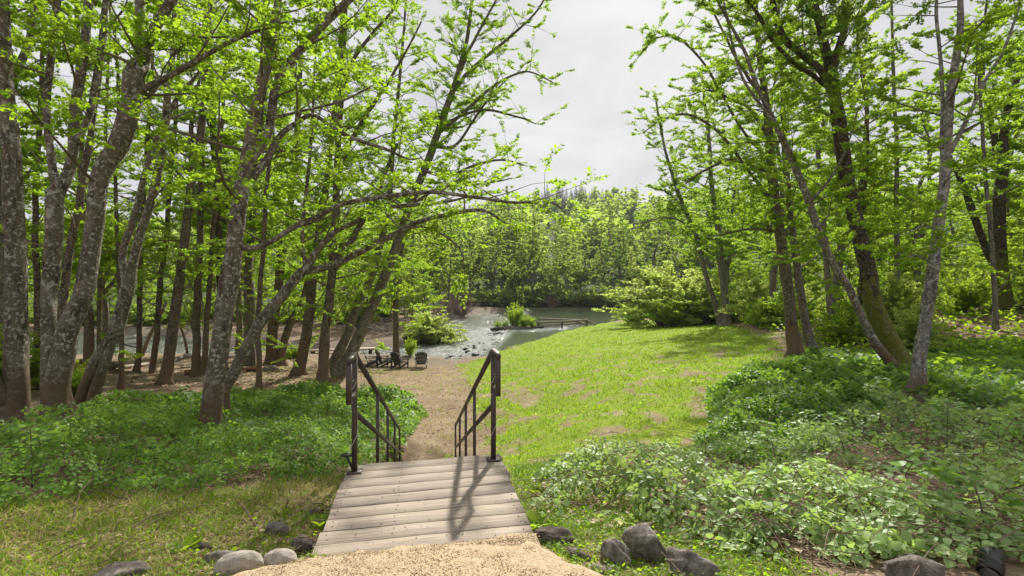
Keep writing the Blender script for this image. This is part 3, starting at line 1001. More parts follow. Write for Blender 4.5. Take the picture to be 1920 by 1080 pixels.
    def link(s, name, base, bark, leafm, label, cat='tree', group=None, twigm='twig'):
        root = empty(name, base, 0, label, cat, group)
        obj('trunk', s.trunk.mesh('trunk', True, base), M[bark], root)
        tag(obj('branches', s.br.mesh('branches', False, base), M[twigm], root), kind='stuff')
        tag(obj('crown', leaf_mesh('crown', [s.leaves], base), M[leafm], root), kind='stuff')
        return root


def thin_out(pos, rs):
    """fewer, larger leaves well above what the photograph shows"""
    d = np.maximum(pos[:, 1], 0.5)
    py = 540 - (pos[:, 2] - EYE) / d * F
    px = 960 + pos[:, 0] / d * F
    off = (py < -120) | (px < -160) | (px > 2080) | (pos[:, 1] < 1.2)
    keep = ~off | (rs.random(len(pos)) < 0.035)
    return keep, np.where(off, 2.6, 1.0)


def hero(name, label, d, limbs, bark='bark_lichen', leafm='leaf_alder', zmin=3.0, gap=0.42, lmax=3.0, low=0.12, ext=5.0, leaf=0.07, lsp=0.055,
         seed=1, side=None, group=None, flare=1.25, dens=1.0, twig_gap=0.3, lscale=1.0, kx=1.0):
    """a tree whose trunk and limbs follow lines: (column, row, width) at d metres; each limb: (points, depth change, start depth)"""
    rs = np.random.default_rng(seed)
    T = Tree(rs, leaf * (0.8 if d > 12 else 0.88), lsp * (0.56 if d > 12 else 0.80), twig_gap, kx)
    T.fine = d > 12
    base = None
    gz = 0
    for i, lb in enumerate(limbs):
        pts = lb[0]; dd = lb[1] if len(lb) > 1 else 0.0; opt = lb[2] if len(lb) > 2 else {}
        n = len(pts)
        dep = d + opt.get('d0', 0) + dd * np.linspace(0, 1, n)
        w3 = np.array([P(p[0], p[1], dp) for p, dp in zip(pts, dep)])
        rad = np.array([p[2] * dp / F / 2 * 0.94 * math.cos(math.atan((p[0] - 960) / F)) for p, dp in zip(pts, dep)])
        if i == 0 or opt.get('root'):
            b = w3[0].copy()
            z = Hs(b[0], b[1])
            if base is None:
                base = np.array([b[0], b[1], z]); gz = z
            b2 = b.copy(); b2[2] = z - 0.12
            w3[0][2] = max(w3[0][2], z + 0.12) if w3[1][2] > z + 0.3 else w3[0][2]
            w3 = np.vstack([b2, w3]); rad = np.concatenate([[rad[0] * flare], rad])
        dead = opt.get('dead')
        if pts[-1][1] < 40 and ext and not dead:
            v = unit(w3[-1] - w3[-2]); e = [w3[-1]]; er = [rad[-1]]
            L = ext * opt.get('ext', 1.0)
            for k in range(4):
                v = unit(v + np.array([rs.normal(0, .12), rs.normal(0, .12), 0.22]))
                e.append(e[-1] + v * L / 4); er.append(rad[-1] * (1 - 0.22 * (k + 1)))
            w3 = np.vstack([w3, e[1:]]); rad = np.concatenate([rad, er[1:]])
        p, r = T.limb(w3, rad, foot=(Hs(w3[0][0], w3[0][1]) if (i == 0 or opt.get('root')) else None))
        if not dead:
            T.grow(p, r, gz + opt.get('zmin', zmin), opt.get('gap', gap), opt.get('lmax', lmax), opt.get('side', side), opt.get('low', low), opt.get('elev', (0, 42)), opt.get('lscale', lscale))
    T.finish(thin_out, True, dens)
    return T.link(name, base, bark, leafm, label, 'tree', group)


hero('alder_tree', 'grey trunk rising straight up at the extreme edge beside a dark leaning stem', 7.2, [
    ([(32, 800, 68), (38, 720, 56), (30, 600, 50), (24, 440, 46), (14, 250, 40), (6, 120, 35), (0, 0, 33), (-12, -200, 26)], 0.0),
    ([(30, 800, 44), (5, 745, 36), (-30, 650, 30), (-70, 500, 26), (-120, 300, 20)], -0.6, {'root': 1}),
], zmin=5.0, seed=11, low=0.03, ext=6)
hero('alder_tree', 'massive twin-stemmed alder, one straight forked trunk and one thick leaning trunk', 7.0, [
    ([(112, 806, 66), (106, 730, 58), (122, 660, 54), (132, 600, 50), (151, 557, 48), (170, 443, 41), (190, 330, 42), (222, 270, 46), (243, 200, 45), (262, 120, 42)], 0.0),
    ([(106, 808, 52), (96, 740, 44), (92, 680, 37), (92, 600, 35), (93, 540, 36), (103, 420, 37), (103, 365, 38), (122, 340, 28), (139, 290, 24), (138, 225, 23), (150, 140, 22), (162, 50, 20), (165, -30, 18)], 0.5, {'root': 1}),
    ([(103, 355, 24), (96, 300, 19), (88, 215, 18), (93, 125, 18), (107, 30, 17), (112, -30, 15)], 0.3, {'d0': 0.27}),
    ([(146, 270, 17), (158, 240, 17), (172, 200, 16), (185, 110, 16), (200, 0, 15)], 0.4, {'d0': 0.35}),
    ([(260, 130, 28), (265, 80, 22), (262, 0, 20), (258, -60, 18)], 0.3),
    ([(262, 130, 30), (290, 55, 25), (320, 0, 23), (360, -70, 19)], -0.3),
    ([(262, 175, 18), (285, 158, 15), (320, 140, 13), (390, 100, 11), (465, 65, 8), (540, 40, 4)], -0.5, {'lmax': 1.8}),
    ([(250, 205, 12), (285, 175, 10), (310, 150, 8), (372, 118, 5)], 0.6, {'lmax': 1.5}),
], zmin=4.6, seed=12, low=0.05, ext=5, side=(0.3, 0.1, 0), dens=0.8)
hero('alder_tree', 'dark slanting alder whose two crossing stems meet above a mossy bend', 9.0, [
    ([(147, 772, 27), (159, 725, 29), (186, 670, 33), (213, 625, 32), (230, 575, 31), (240, 535, 30), (249, 500, 22), (261, 443, 20), (277, 384, 19), (291, 335, 19), (305, 265, 18), (318, 165, 15), (325, 60, 12), (330, -30, 10)], 0.0),
    ([(172, 790, 28), (181, 729, 25), (195, 679, 24), (212, 636, 22)], 0.0, {'root': 1, 'dead': 1}),
    ([(238, 540, 22), (232, 480, 17), (252, 407, 16), (266, 345, 15), (283, 285, 13), (300, 240, 9)], 0.3, {'zmin': 3}),
    ([(303, 270, 12), (322, 205, 11), (345, 170, 9), (372, 138, 7), (400, 90, 4)], 0.4),
], bark='bark_lichen', zmin=3.2, seed=13, low=0.05, lmax=2.2, dens=0.7)
hero('alder_tree', 'lichen-blotched alder alone in the brambles, its long low limb arching over the railing', 7.0, [
    ([(389, 836, 46), (394, 780, 43), (404, 690, 42), (418, 590, 41), (430, 530, 40), (442, 450, 37), (456, 360, 32), (465, 300, 28), (478, 210, 25), (500, 110, 21), (518, 30, 17), (530, -60, 14)], 0.0),
    ([(460, 350, 20), (478, 325, 18), (500, 300, 16), (525, 255, 13), (550, 235, 11), (585, 215, 9), (615, 232, 8), (657, 257, 8), (722, 279, 7), (765, 298, 4), (790, 296, 2)], 0.8, {'lmax': 1.3}),
    ([(470, 300, 20), (492, 270, 20), (508, 240, 19), (520, 165, 18), (545, 120, 17), (580, 75, 16), (640, 15, 15), (690, -40, 12)], 0.5, {'side': (0.3, 0, 0)}),
    ([(452, 463, 15), (480, 462, 13), (513, 449, 12), (553, 424, 12), (597, 406, 11), (640, 384, 10), (694, 373, 10), (760, 364, 9), (820, 361, 8), (900, 372, 7), (960, 380, 6), (1030, 378, 4), (1062, 402, 2)], 1.3, {'lmax': 1.0, 'gap': 0.34, 'low': 0.9, 'elev': (-15, 45)}),
    ([(505, 225, 8), (560, 210, 6), (640, 190, 5), (700, 160, 3)], -0.3, {'lmax': 1.0}),
], zmin=3.2, seed=14, low=0.02, ext=5, gap=0.4, side=(0.25, 0.05, 0), dens=0.62)
hero('alder_tree', 'slender leaning alder that forks low into two arching limbs, behind the lichen-blotched trunk', 8.2, [
    ([(418, 735, 27), (435, 700, 26), (452, 666, 24), (488, 604, 23), (520, 562, 22), (550, 522, 21), (574, 500, 17), (597, 467, 14), (633, 431, 12), (665, 417, 11), (705, 395, 10), (775, 385, 8), (850, 376, 5), (905, 360, 3)], 0.6),
    ([(560, 510, 16), (582, 507, 15), (625, 496, 14), (654, 482, 13), (698, 460, 13), (741, 438, 12), (770, 420, 11), (820, 406, 9), (880, 395, 8), (915, 398, 5), (950, 420, 3)], 0.9, {'d0': 0.25, 'gap': 0.32, 'low': 0.6, 'lmax': 1.1, 'elev': (-20, 45)}),
    ([(572, 500, 9), (569, 460, 8), (568, 420, 8), (577, 330, 7), (585, 230, 6), (590, 120, 4), (600, 30, 3)], 0.3, {'d0': 0.3}),
    ([(740, 438, 6), (790, 425, 5), (830, 440, 4), (865, 470, 3), (870, 505, 2)], 0.2, {'d0': 0.7, 'lmax': 0.6}),
], bark='bark_lichen', zmin=2.6, seed=15, low=0.10, lmax=1.6, gap=0.36, side=(0.2, 0.05, 0.1), dens=0.7)

MIDG = None
hero('alder_tree', 'medium brown alder just beyond the brambles, left of the fallen logs, slightly tilted', 18.0, [
    ([(308, 716, 30), (317, 656, 25), (329, 584, 23), (340, 511, 21), (349, 420, 19), (363, 330, 18), (367, 320, 18), (382, 225, 16), (385, 125, 14), (388, 0, 11), (390, -80, 8)], 0.0),
    ([(361, 335, 12), (358, 240, 10), (366, 190, 8), (380, 110, 6), (395, 20, 4)], 1.0),
], bark='bark_brown', zmin=2.4, seed=21, low=0.03, leaf=0.085, lsp=0.075, lmax=3.0, gap=0.5)
hero('alder_tree', 'thin straight dark stem, first of the slim pair at the bare mud flat', 21.0, [
    ([(257, 697, 13), (261, 602, 12), (263, 511, 11), (268, 400, 10), (275, 280, 9), (285, 120, 7), (290, -20, 5)], 0.0)],
    bark='bark_brown', zmin=3, seed=22, leaf=0.095, lsp=0.085, lmax=2.4, gap=0.55)
hero('alder_tree', 'thin tilted dark stem, second of the slim pair at the bare mud flat', 21.0, [
    ([(285, 702, 15), (295, 620, 13), (301, 534, 12), (310, 457, 11), (317, 366, 10), (330, 200, 8), (338, 20, 6)], 0.0)],
    bark='bark_brown', zmin=3, seed=23, leaf=0.095, lsp=0.085, lmax=2.4, gap=0.55)
hero('alder_tree', 'upright brown trunk close behind the lichen-blotched alder, with a sawn block at its foot', 20.0, [
    ([(367, 697, 19), (369, 620, 17), (372, 550, 16), (375, 400, 14), (380, 250, 12), (385, 100, 10), (388, -40, 8)], 0.0),
    ([(380, 700, 14), (385, 640, 12), (391, 570, 11), (398, 460, 10), (408, 330, 9), (420, 180, 7), (428, 30, 5)], 0.4, {'root': 1})],
    bark='bark_brown', zmin=2.8, seed=24, leaf=0.09, lsp=0.08, gap=0.5)
hero('alder_tree', 'thick brown trunk rising behind the stacked firewood', 19.5, [
    ([(167, 690, 24), (166, 620, 21), (161, 540, 19), (158, 400, 16), (150, 250, 14), (146, 80, 11), (140, -60, 8)], 0.0)],
    bark='bark_brown', zmin=3, seed=25, leaf=0.09, lsp=0.08, gap=0.5)
hero('alder_tree', 'slim stem against the silver water right of the firewood', 25.0, [
    ([(185, 668, 11), (185, 600, 10), (188, 500, 9), (195, 350, 8), (200, 180, 7), (206, 20, 5)], 0.0)],
    bark='bark_brown', zmin=3, seed=26, leaf=0.10, lsp=0.09, gap=0.6)
hero('alder_tree', 'stout brown trunk at the edge of the back channel behind the leaning stem', 25.0, [
    ([(511, 664, 26), (513, 601, 21), (521, 540, 19), (528, 475, 17), (539, 420, 15), (550, 330, 13), (560, 200, 11), (566, 60, 8)], 0.0),
    ([(528, 666, 17), (543, 612, 15), (568, 561, 12), (590, 480, 10), (610, 380, 8), (622, 250, 6)], 0.6, {'root': 1})],
    bark='bark_brown', zmin=2.5, seed=27, leaf=0.10, lsp=0.085, gap=0.5, lmax=3.2)
hero('alder_tree', 'tilting brown trunk with a flared foot on the tan bank, beside the straight forked one', 20.2, [
    ([(559, 704, 27), (571, 648, 23), (582, 583, 21), (589, 503, 18), (597, 438, 16), (604, 384, 15), (615, 330, 13), (628, 200, 11), (640, 60, 8), (646, -40, 6)], 0.0)],
    bark='bark_brown', zmin=2.2, seed=28, low=0.1, leaf=0.078, lsp=0.062, gap=0.36)
hero('alder_tree', 'straight brown trunk on the tan bank nearest the brambles, tall fork above', 19.0, [
    ([(606, 714, 24), (609, 637, 20), (615, 576, 18), (622, 503, 17), (629, 402, 15), (633, 330, 14), (641, 150, 11), (648, 0, 8)], 0.0),
    ([(626, 505, 14), (640, 478, 13), (662, 446, 12), (687, 402, 11), (715, 340, 9), (745, 270, 6)], 0.8),
    ([(634, 330, 11), (655, 270, 9), (690, 210, 8), (730, 150, 6), (765, 90, 4), (790, 40, 3)], -0.8, {'gap': 0.34}),
    ([(640, 170, 9), (665, 110, 8), (700, 60, 6), (735, 20, 5), (760, -30, 4)], 0.8, {'gap': 0.34})],
    bark='bark_brown', zmin=2.0, seed=29, low=0.12, leaf=0.078, lsp=0.062, gap=0.36)
hero('alder_tree', 'tall grey alder leaning hard towards the river, its airy top alone against the sky', 20.5, [
    ([(630, 706, 29), (646, 680, 25), (662, 655, 24), (687, 597, 22), (716, 532, 20), (734, 485, 19), (752, 435, 17), (778, 360, 16), (805, 295, 15), (823, 247, 14), (840, 193, 12), (857, 143, 10), (873, 83, 8), (885, 0, 6), (892, -70, 4)], 0.0, {'zmin': 5.5, 'lscale': 0.8}),
    ([(832, 220, 9), (853, 167, 8), (880, 133, 7), (923, 97, 6), (970, 57, 5), (1007, 20, 4), (1030, -20, 3)], 0.4, {'lmax': 1.6, 'gap': 0.36}),
    ([(826, 247, 8), (845, 232, 7), (873, 207, 7), (923, 163, 6), (973, 137, 4), (1000, 137, 3), (1037, 155, 2)], -0.5, {'lmax': 1.6, 'gap': 0.36}),
    ([(815, 275, 7), (853, 273, 6), (887, 227, 5), (920, 180, 4), (950, 150, 2)], 0.6, {'lmax': 1.4, 'gap': 0.36}),
    ([(820, 255, 7), (840, 228, 6), (907, 207, 5), (973, 220, 4), (1005, 232, 2)], 0.2, {'lmax': 1.5, 'gap': 0.36}),
    ([(858, 145, 7), (880, 95, 6), (905, 45, 5), (930, 0, 4), (955, -50, 3)], 0.5, {'lmax': 1.5}),
    ([(795, 320, 7), (840, 330, 6), (890, 310, 5), (940, 300, 4), (985, 310, 2)], -0.5, {'lmax': 1.6, 'gap': 0.36}),
    ([(770, 385, 7), (830, 350, 5), (900, 345, 4), (960, 335, 2)], 0.7, {'lmax': 1.6, 'gap': 0.36}),
], bark='bark_grey', zmin=4.0, seed=30, low=0.1, leaf=0.068, lsp=0.05, gap=0.30, lmax=2.4, ext=2.0, dens=1.15)
hero('alder_tree', 'dark leaning trunk close behind the tall grey leaner', 21.6, [
    ([(626, 684, 22), (647, 637, 19), (669, 576, 17), (690, 536, 16), (705, 489, 14), (723, 420, 12), (732, 348, 10), (740, 240, 8), (752, 120, 6), (760, 10, 4)], 0.0, {'gap': 0.34, 'lmax': 2.6})],
    bark='bark_grey', zmin=2.6, seed=31, low=0.1, leaf=0.08, lsp=0.06, gap=0.34)
hero('alder_tree', 'small leafy alder with a short brown trunk standing behind the lawn chairs', 32.0, [
    ([(742, 668, 13), (742, 610, 12), (742, 560, 11), (748, 500, 9), (760, 440, 7), (770, 390, 4)], 0.0)],
    bark='bark_brown', leafm='leaf_fresh', zmin=1.6, seed=32, low=0.2, leaf=0.11, lsp=0.07, gap=0.3, lmax=2.8, ext=0)

hero('alder_tree', 'dark ivy-ringed upright trunk glimpsed just left of the lichen-blotched alder', 22.0, [
    ([(417, 690, 18), (414, 560, 16), (411, 450, 15), (406, 330, 14), (398, 200, 12), (393, 80, 9), (390, -40, 6)], 0.0)],
    bark='bark_moss', leafm='leaf_deep', zmin=3.0, seed=61, low=0.1, leaf=0.09, lsp=0.08, gap=0.45, lmax=2.0)
hero('alder_tree', 'dark slim trunk behind the gap of the massive twin-stemmed alder', 13.0, [
    ([(112, 700, 22), (119, 557, 20), (134, 450, 18), (150, 366, 17), (165, 280, 15), (185, 150, 12), (200, 20, 9)], 0.0)],
    bark='bark_brown', zmin=3.2, seed=62, low=0.05, leaf=0.08, lsp=0.07, gap=0.42, lmax=2.4)
hero('alder_tree', 'slim stem between the two leftmost big trunks, leafy from low down', 15.0, [
    ([(66, 720, 18), (70, 560, 16), (66, 400, 14), (74, 250, 12), (80, 100, 9), (84, -30, 6)], 0.0)],
    bark='bark_brown', zmin=2.4, seed=63, low=0.1, leaf=0.08, lsp=0.07, gap=0.4, lmax=2.6)
hero('alder_tree', 'thin crooked stem rising above the slanting alder into the canopy', 16.0, [
    ([(228, 712, 11), (226, 600, 10), (222, 470, 9), (216, 330, 8), (222, 180, 7), (214, 40, 5)], 0.0)],
    bark='bark_brown', zmin=3.0, seed=64, low=0.1, leaf=0.08, lsp=0.065, gap=0.4, lmax=2.4)
hero('alder_tree', 'thin dark stem right of the lichen-blotched alder, behind its first limb fork', 17.0, [
    ([(486, 716, 12), (484, 600, 11), (492, 480, 10), (500, 350, 9), (514, 210, 7), (520, 60, 5)], 0.0)],
    bark='bark_brown', zmin=2.8, seed=65, low=0.1, leaf=0.08, lsp=0.065, gap=0.36, lmax=2.6)

# right-hand side
hero('alder_tree', 'brown trunk at the end of the lawn, larger of the close pair', 20.0, [
    ([(1494, 670, 34), (1486, 620, 27), (1480, 570, 25), (1472, 500, 24), (1463, 440, 22), (1455, 389, 21), (1444, 278, 19), (1436, 194, 15), (1425, 111, 12), (1419, 28, 9), (1412, -60, 6)], 0.0),
    ([(1452, 330, 8), (1420, 315, 7), (1370, 300, 6), (1320, 320, 5), (1285, 345, 3)], -0.8, {'lmax': 1.8}),
    ([(1466, 440, 7), (1440, 432, 6), (1400, 430, 5), (1355, 440, 4), (1320, 460, 2)], -0.8, {'lmax': 1.4}),
    ([(1442, 260, 8), (1410, 210, 7), (1380, 190, 5), (1330, 170, 4), (1290, 180, 2)], 0.5, {'lmax': 1.8}),
    ([(1436, 190, 8), (1400, 140, 7), (1360, 70, 5), (1330, 0, 4)], 0.7, {'lmax': 1.8}),
    ([(1450, 380, 8), (1410, 330, 7), (1350, 250, 6), (1290, 215, 5), (1240, 225, 3), (1205, 250, 2)], 1.2, {'lmax': 1.9, 'gap': 0.34}),
    ([(1444, 300, 7), (1390, 240, 6), (1320, 120, 5), (1270, 70, 4), (1225, 75, 2), (1195, 110, 2)], 0.9, {'lmax': 1.7, 'gap': 0.36}),
], bark='bark_brown', zmin=3.5, seed=41, low=0.05, leaf=0.08, lsp=0.055, gap=0.36, lmax=2.8, side=(-0.3, 0, 0), dens=1.15)
hero('alder_tree', 'slimmer spotted trunk of the close pair at the end of the lawn', 20.6, [
    ([(1524, 664, 25), (1514, 620, 20), (1507, 587, 18), (1493, 494, 17), (1483, 416, 15), (1476, 330, 13), (1472, 267, 12), (1466, 139, 9), (1461, 28, 6), (1458, -60, 4)], 0.0)],
    bark='bark_grey', zmin=3.0, seed=42, low=0.06, leaf=0.08, lsp=0.065, gap=0.4, lmax=2.8, side=(-0.3, 0, 0))
hero('alder_tree', 'thin lichened stem slanting strongly across, in front of the mossy trunk', 14.4, [
    ([(1690, 706, 26), (1672, 680, 23), (1650, 650, 21), (1625, 610, 19), (1614, 589, 18), (1589, 539, 18), (1550, 467, 17), (1517, 383, 16), (1483, 294, 15), (1455, 235, 12), (1430, 185, 10), (1411, 139, 9), (1394, 94, 7), (1350, 11, 5), (1320, -50, 4)], 0.3),
    ([(1475, 275, 8), (1440, 215, 7), (1395, 150, 6), (1375, 90, 5), (1360, 20, 4)], 0.5, {'lmax': 1.4}),
    ([(1517, 383, 7), (1560, 330, 6), (1590, 270, 4), (1610, 200, 3)], 0.5, {'lmax': 1.4}),
], bark='bark_lichen', zmin=3.0, seed=43, low=0.05, leaf=0.075, lsp=0.055, gap=0.34, lmax=2.1, side=(-0.3, 0, 0), dens=1.1)
hero('maple_tree', 'big dark leaning tree with a moss-covered lower trunk and a black forked top', 15.0, [
    ([(1684, 712, 62), (1677, 660, 46), (1647, 590, 42), (1626, 500, 36), (1601, 389, 31), (1582, 278, 30), (1562, 167, 29), (1555, 130, 30)], 0.0, {'zmin': 6.0}),
    ([(1556, 140, 24), (1547, 89, 20), (1533, 28, 18), (1525, -10, 17), (1512, -80, 14)], 0.2),
    ([(1558, 140, 20), (1567, 111, 18), (1583, 56, 16), (1586, 0, 15), (1592, -80, 12)], 0.3),
    ([(1558, 160, 18), (1533, 128, 17), (1500, 100, 16), (1472, 72, 15), (1456, 33, 14), (1450, 0, 13), (1440, -60, 10)], -0.5),
    ([(1560, 170, 11), (1522, 139, 10), (1489, 117, 9), (1450, 78, 8), (1422, 28, 7), (1395, -10, 6)], -1.0),
], bark='bark_moss', leafm='leaf_deep', zmin=4.5, seed=44, low=0.03, leaf=0.09, lsp=0.06, gap=0.42, lmax=2.4, ext=6, flare=1.35)
hero('birch_tree', 'pale grey-white trunk standing between bramble and brown twigs, forking high up', 11.0, [
    ([(1722, 740, 36), (1725, 690, 31), (1728, 650, 29), (1735, 609, 28), (1747, 537, 27), (1755, 481, 26), (1763, 410, 25), (1771, 350, 24), (1778, 278, 23), (1783, 167, 20), (1797, 67, 16), (1801, -20, 13)], 0.0),
    ([(1768, 340, 11), (1766, 260, 10), (1767, 167, 9), (1758, 44, 8), (1755, -40, 6)], 0.3),
    ([(1782, 285, 12), (1797, 256, 11), (1822, 206, 10), (1844, 156, 10), (1878, 100, 8), (1905, 33, 6), (1920, -30, 4)], -0.4),
    ([(1762, 430, 5), (1730, 425, 4), (1690, 440, 3), (1640, 432, 2)], -1.0, {'low': 0.9, 'lmax': 0.6}),
    ([(1758, 500, 5), (1720, 480, 4), (1680, 490, 3)], -1.2, {'low': 0.9, 'lmax': 0.6}),
], bark='bark_pale', zmin=4.0, seed=45, low=0.05, leaf=0.075, lsp=0.055, gap=0.38, lmax=2.2)
hero('oak_tree', 'very thick dark trunk far back on the rising wooded bank at the edge', 26.0, [
    ([(1886, 578, 46), (1882, 540, 33), (1875, 472, 29), (1875, 361, 28), (1880, 317, 27), (1883, 239, 18), (1894, 189, 16), (1920, 122, 12), (1950, 40, 9), (1970, -20, 6)], 0.0),
    ([(1879, 320, 18), (1868, 285, 16), (1861, 240, 14), (1845, 170, 11), (1842, 80, 8), (1850, 0, 5)], 0.8)],
    bark='bark_moss', zmin=4.5, seed=46, low=0.06, leaf=0.11, lsp=0.085, gap=0.5, lmax=3.4)
hero('alder_tree', 'thin trunk leaning over the grass by the bright willow, left of its upright twin', 45.0, [
    ([(1351, 608, 14), (1338, 560, 11), (1322, 511, 10), (1306, 444, 9), (1283, 389, 8), (1261, 328, 7), (1244, 267, 5), (1234, 215, 4), (1228, 175, 2)], 0.0, {'gap': 0.4}),
    ([(1300, 430, 4), (1265, 410, 3), (1225, 412, 3), (1190, 430, 2)], -1.0),
    ([(1283, 390, 4), (1250, 360, 3), (1215, 350, 2)], 1.0)],
    bark='bark_grey', zmin=5.0, seed=47, low=0.05, leaf=0.14, lsp=0.10, gap=0.32, lmax=4.4, ext=0, twig_gap=0.34)
hero('alder_tree', 'upright dark trunk by the bright willow at the far end of the grass', 44.0, [
    ([(1362, 604, 20), (1359, 560, 16), (1353, 500, 14), (1345, 420, 12), (1336, 361, 10), (1330, 278, 8), (1322, 200, 6), (1316, 130, 3)], 0.0)],
    bark='bark_grey', zmin=5.0, seed=48, low=0.05, leaf=0.14, lsp=0.10, gap=0.32, lmax=4.6, ext=0, twig_gap=0.34)
hero('alder_tree', 'straight slender trunk in the wood between the mossy leaner and the pale trunk', 28.0, [
    ([(1684, 640, 15), (1683, 556, 13), (1681, 450, 12), (1680, 278, 10), (1674, 111, 7), (1670, -20, 5)], 0.0)],
    bark='bark_grey', zmin=4.0, seed=49, leaf=0.11, lsp=0.09, gap=0.55, lmax=3.0)
hero('alder_tree', 'slim trunk in the wood seen between the close pair and the mossy leaner', 26.0, [
    ([(1563, 640, 16), (1555, 556, 14), (1545, 430, 12), (1535, 290, 10), (1525, 150, 7), (1518, 20, 5)], 0.0)],
    bark='bark_grey', zmin=4.0, seed=50, leaf=0.11, lsp=0.09, gap=0.55, lmax=3.0)
hero('alder_tree', 'pale thin trunk in front of the very thick dark one on the wooded bank', 23.0, [
    ([(1868, 610, 14), (1863, 500, 11), (1855, 400, 10), (1845, 305, 9), (1838, 180, 7), (1830, 40, 5)], 0.0)],
    bark='bark_grey', zmin=3.5, seed=51, leaf=0.11, lsp=0.09, gap=0.55, lmax=2.8)
hero('maple_tree', 'mossy snapped trunk leaning in the wood behind the pale trunk', 27.0, [
    ([(1880, 560, 19), (1866, 505, 18), (1840, 445, 17), (1811, 361, 15), (1797, 330, 12), (1785, 300, 8)], 0.0)],
    bark='bark_moss', zmin=4.5, seed=52, leaf=0.11, lsp=0.09, gap=0.7, lmax=1.6, ext=0)
print('hero leaf tris', TRIS)

# ---------------------------------------------------------------- trees and bushes further back (a few grown, then copied)


def grown(seed, h, bark, leafm, name, leaf=0.22, lsp=0.10, crown_from=0.3, lmax=4.0, gap=0.55, r0=None, lean=0.05, forks=0, kx=2.0, elev=(0, 45), twig_gap=0.4, cat='tree', spray=1.0, wig=0.03):
    rs = np.random.default_rng(seed)
    T = Tree(rs, leaf, lsp, twig_gap, kx, spray=spray)
    r0 = r0 or h * 0.013
    n = 9
    a = rs.uniform(0, 6.28)
    z = np.linspace(0, 1, n)
    ln = np.stack([np.cos(a) * lean * h * z ** 1.5, np.sin(a) * lean * h * z ** 1.5, h * z], -1)
    ln[1:-1, :2] += rs.normal(0, wig * h, (n - 2, 2)) * 0.5
    ln = np.vstack([[0, 0, -0.4], ln])
    rad = np.concatenate([[r0 * 1.25], r0 * (1 - 0.9 * z) ** 0.9])
    p, r = T.limb(ln, rad, step=0.6)
    T.grow(p, r, h * crown_from, gap, lmax, elev=elev, low=0.03)
    for k in range(forks):
        i = int(len(p) * rs.uniform(0.25, 0.5))
        b = rs.uniform(0, 6.28)
        L = h * rs.uniform(0.35, 0.5)
        q = [p[i]]
        v = np.array([math.cos(b) * 0.7, math.sin(b) * 0.7, 0.8])
        for j in range(5):
            v = unit(v + np.array([0, 0, 0.15]) + rs.normal(0, 0.12, 3)); q.append(q[-1] + v * L / 5)
        p2, r2 = T.limb(q, np.linspace(r[i] * 0.7, 0.02, 6), step=0.6)
        T.grow(p2, r2, h * crown_from, gap, lmax * 0.8, elev=elev)
    T.finish(None, True)
    return T.link(name, (0, 0, 0), bark, leafm, None, None)


def bush(seed, h, w, leafm, name, leaf=0.1, stems=26, lsp=0.06, twig_gap=0.22, kx=1.0, bark='twig', flat=1.0):
    rs = np.random.default_rng(seed)
    T = Tree(rs, leaf, lsp, twig_gap, kx, flat=flat)
    for k in range(stems):
        a = rs.uniform(0, 6.28); t = rs.uniform(0.05, 1) ** 0.7
        tip = np.array([math.cos(a) * w * t, math.sin(a) * w * t, h * (1 - 0.75 * t * t) * rs.uniform(0.75, 1.1)])
        b = np.array([math.cos(a) * w * 0.12 * t, math.sin(a) * w * 0.12 * t, -0.15])
        mid = b + (tip - b) * 0.5 + np.array([0, 0, h * 0.13]) + rs.normal(0, 0.06 * w, 3)
        pts = catmull(np.array([b, mid, tip]), 0.35)
        T.trunk.tube(pts, np.linspace(0.012 * h ** 0.5 + 0.004, 0.005, len(pts)) * kx, 4, False)
        T.twigs_on(pts, max(0.8, h * 0.5), 0.12)
    T.finish(None, True)
    root = empty(name, (0, 0, 0))
    tag(obj('stems', T.trunk.mesh('stems', True), M[bark], root), kind='stuff')
    tag(obj('twigs', T.br.mesh('twigs'), M[bark], root), kind='stuff')
    if leafm:
        tag(obj('foliage', leaf_mesh('foliage', [T.leaves]), M[leafm], root), kind='stuff')
    return root


def bare_bush(seed, h, w, name):
    rs = np.random.default_rng(seed)
    b = MB()
    for k in range(70):
        a = rs.uniform(0, 6.28); t = rs.uniform(0.1, 1)
        tip = np.array([math.cos(a) * w * t, math.sin(a) * w * t, h * (1 - 0.6 * t * t) * rs.uniform(0.6, 1.1)])
        p0 = np.array([math.cos(a) * w * 0.2, math.sin(a) * w * 0.2, -0.1])
        mid = (p0 + tip) / 2 + rs.normal(0, 0.12 * w, 3) + np.array([0, 0, 0.15 * h])
        pts = catmull(np.array([p0, mid, tip]), 0.5)
        b.tube(pts, np.linspace(0.035, 0.012, len(pts)), 4, False)
        for q in range(7):
            i = rs.integers(1, len(pts))
            e = pts[i] + rs.normal(0, 0.3, 3) + np.array([0, 0, 0.15])
            b.tube(np.array([pts[i], (pts[i] + e) / 2 + rs.normal(0, .05, 3), e]), [0.014, 0.011, 0.007], 3, False)
    root = empty(name, (0, 0, 0))
    tag(obj('twigs', b.mesh('twigs'), M['bare'], root), kind='stuff')
    return root


class Stock:
    """grown originals: the first placing moves the original itself, later ones copy it"""

    def __init__(self): self.used = set()

    def put(self, src, x, y, sc=1.0, rz=None, label=None, cat='tree', group=None, z=None, name=None, sxy=1.0, dz=-0.05):
        if src.name in self.used:
            o = copy_tree(src)
        else:
            o = src; self.used.add(src.name)
        o.location = (x, y, (Hs(x, y) if z is None else z) + dz)
        o.rotation_euler = (0, 0, random.uniform(0, 6.28) if rz is None else rz)
        o.scale = (sc * sxy, sc * sxy, sc)
        for k in ('label', 'category', 'group'):
            if k in o: del o[k]
        tag(o, label, cat, group)
        return o


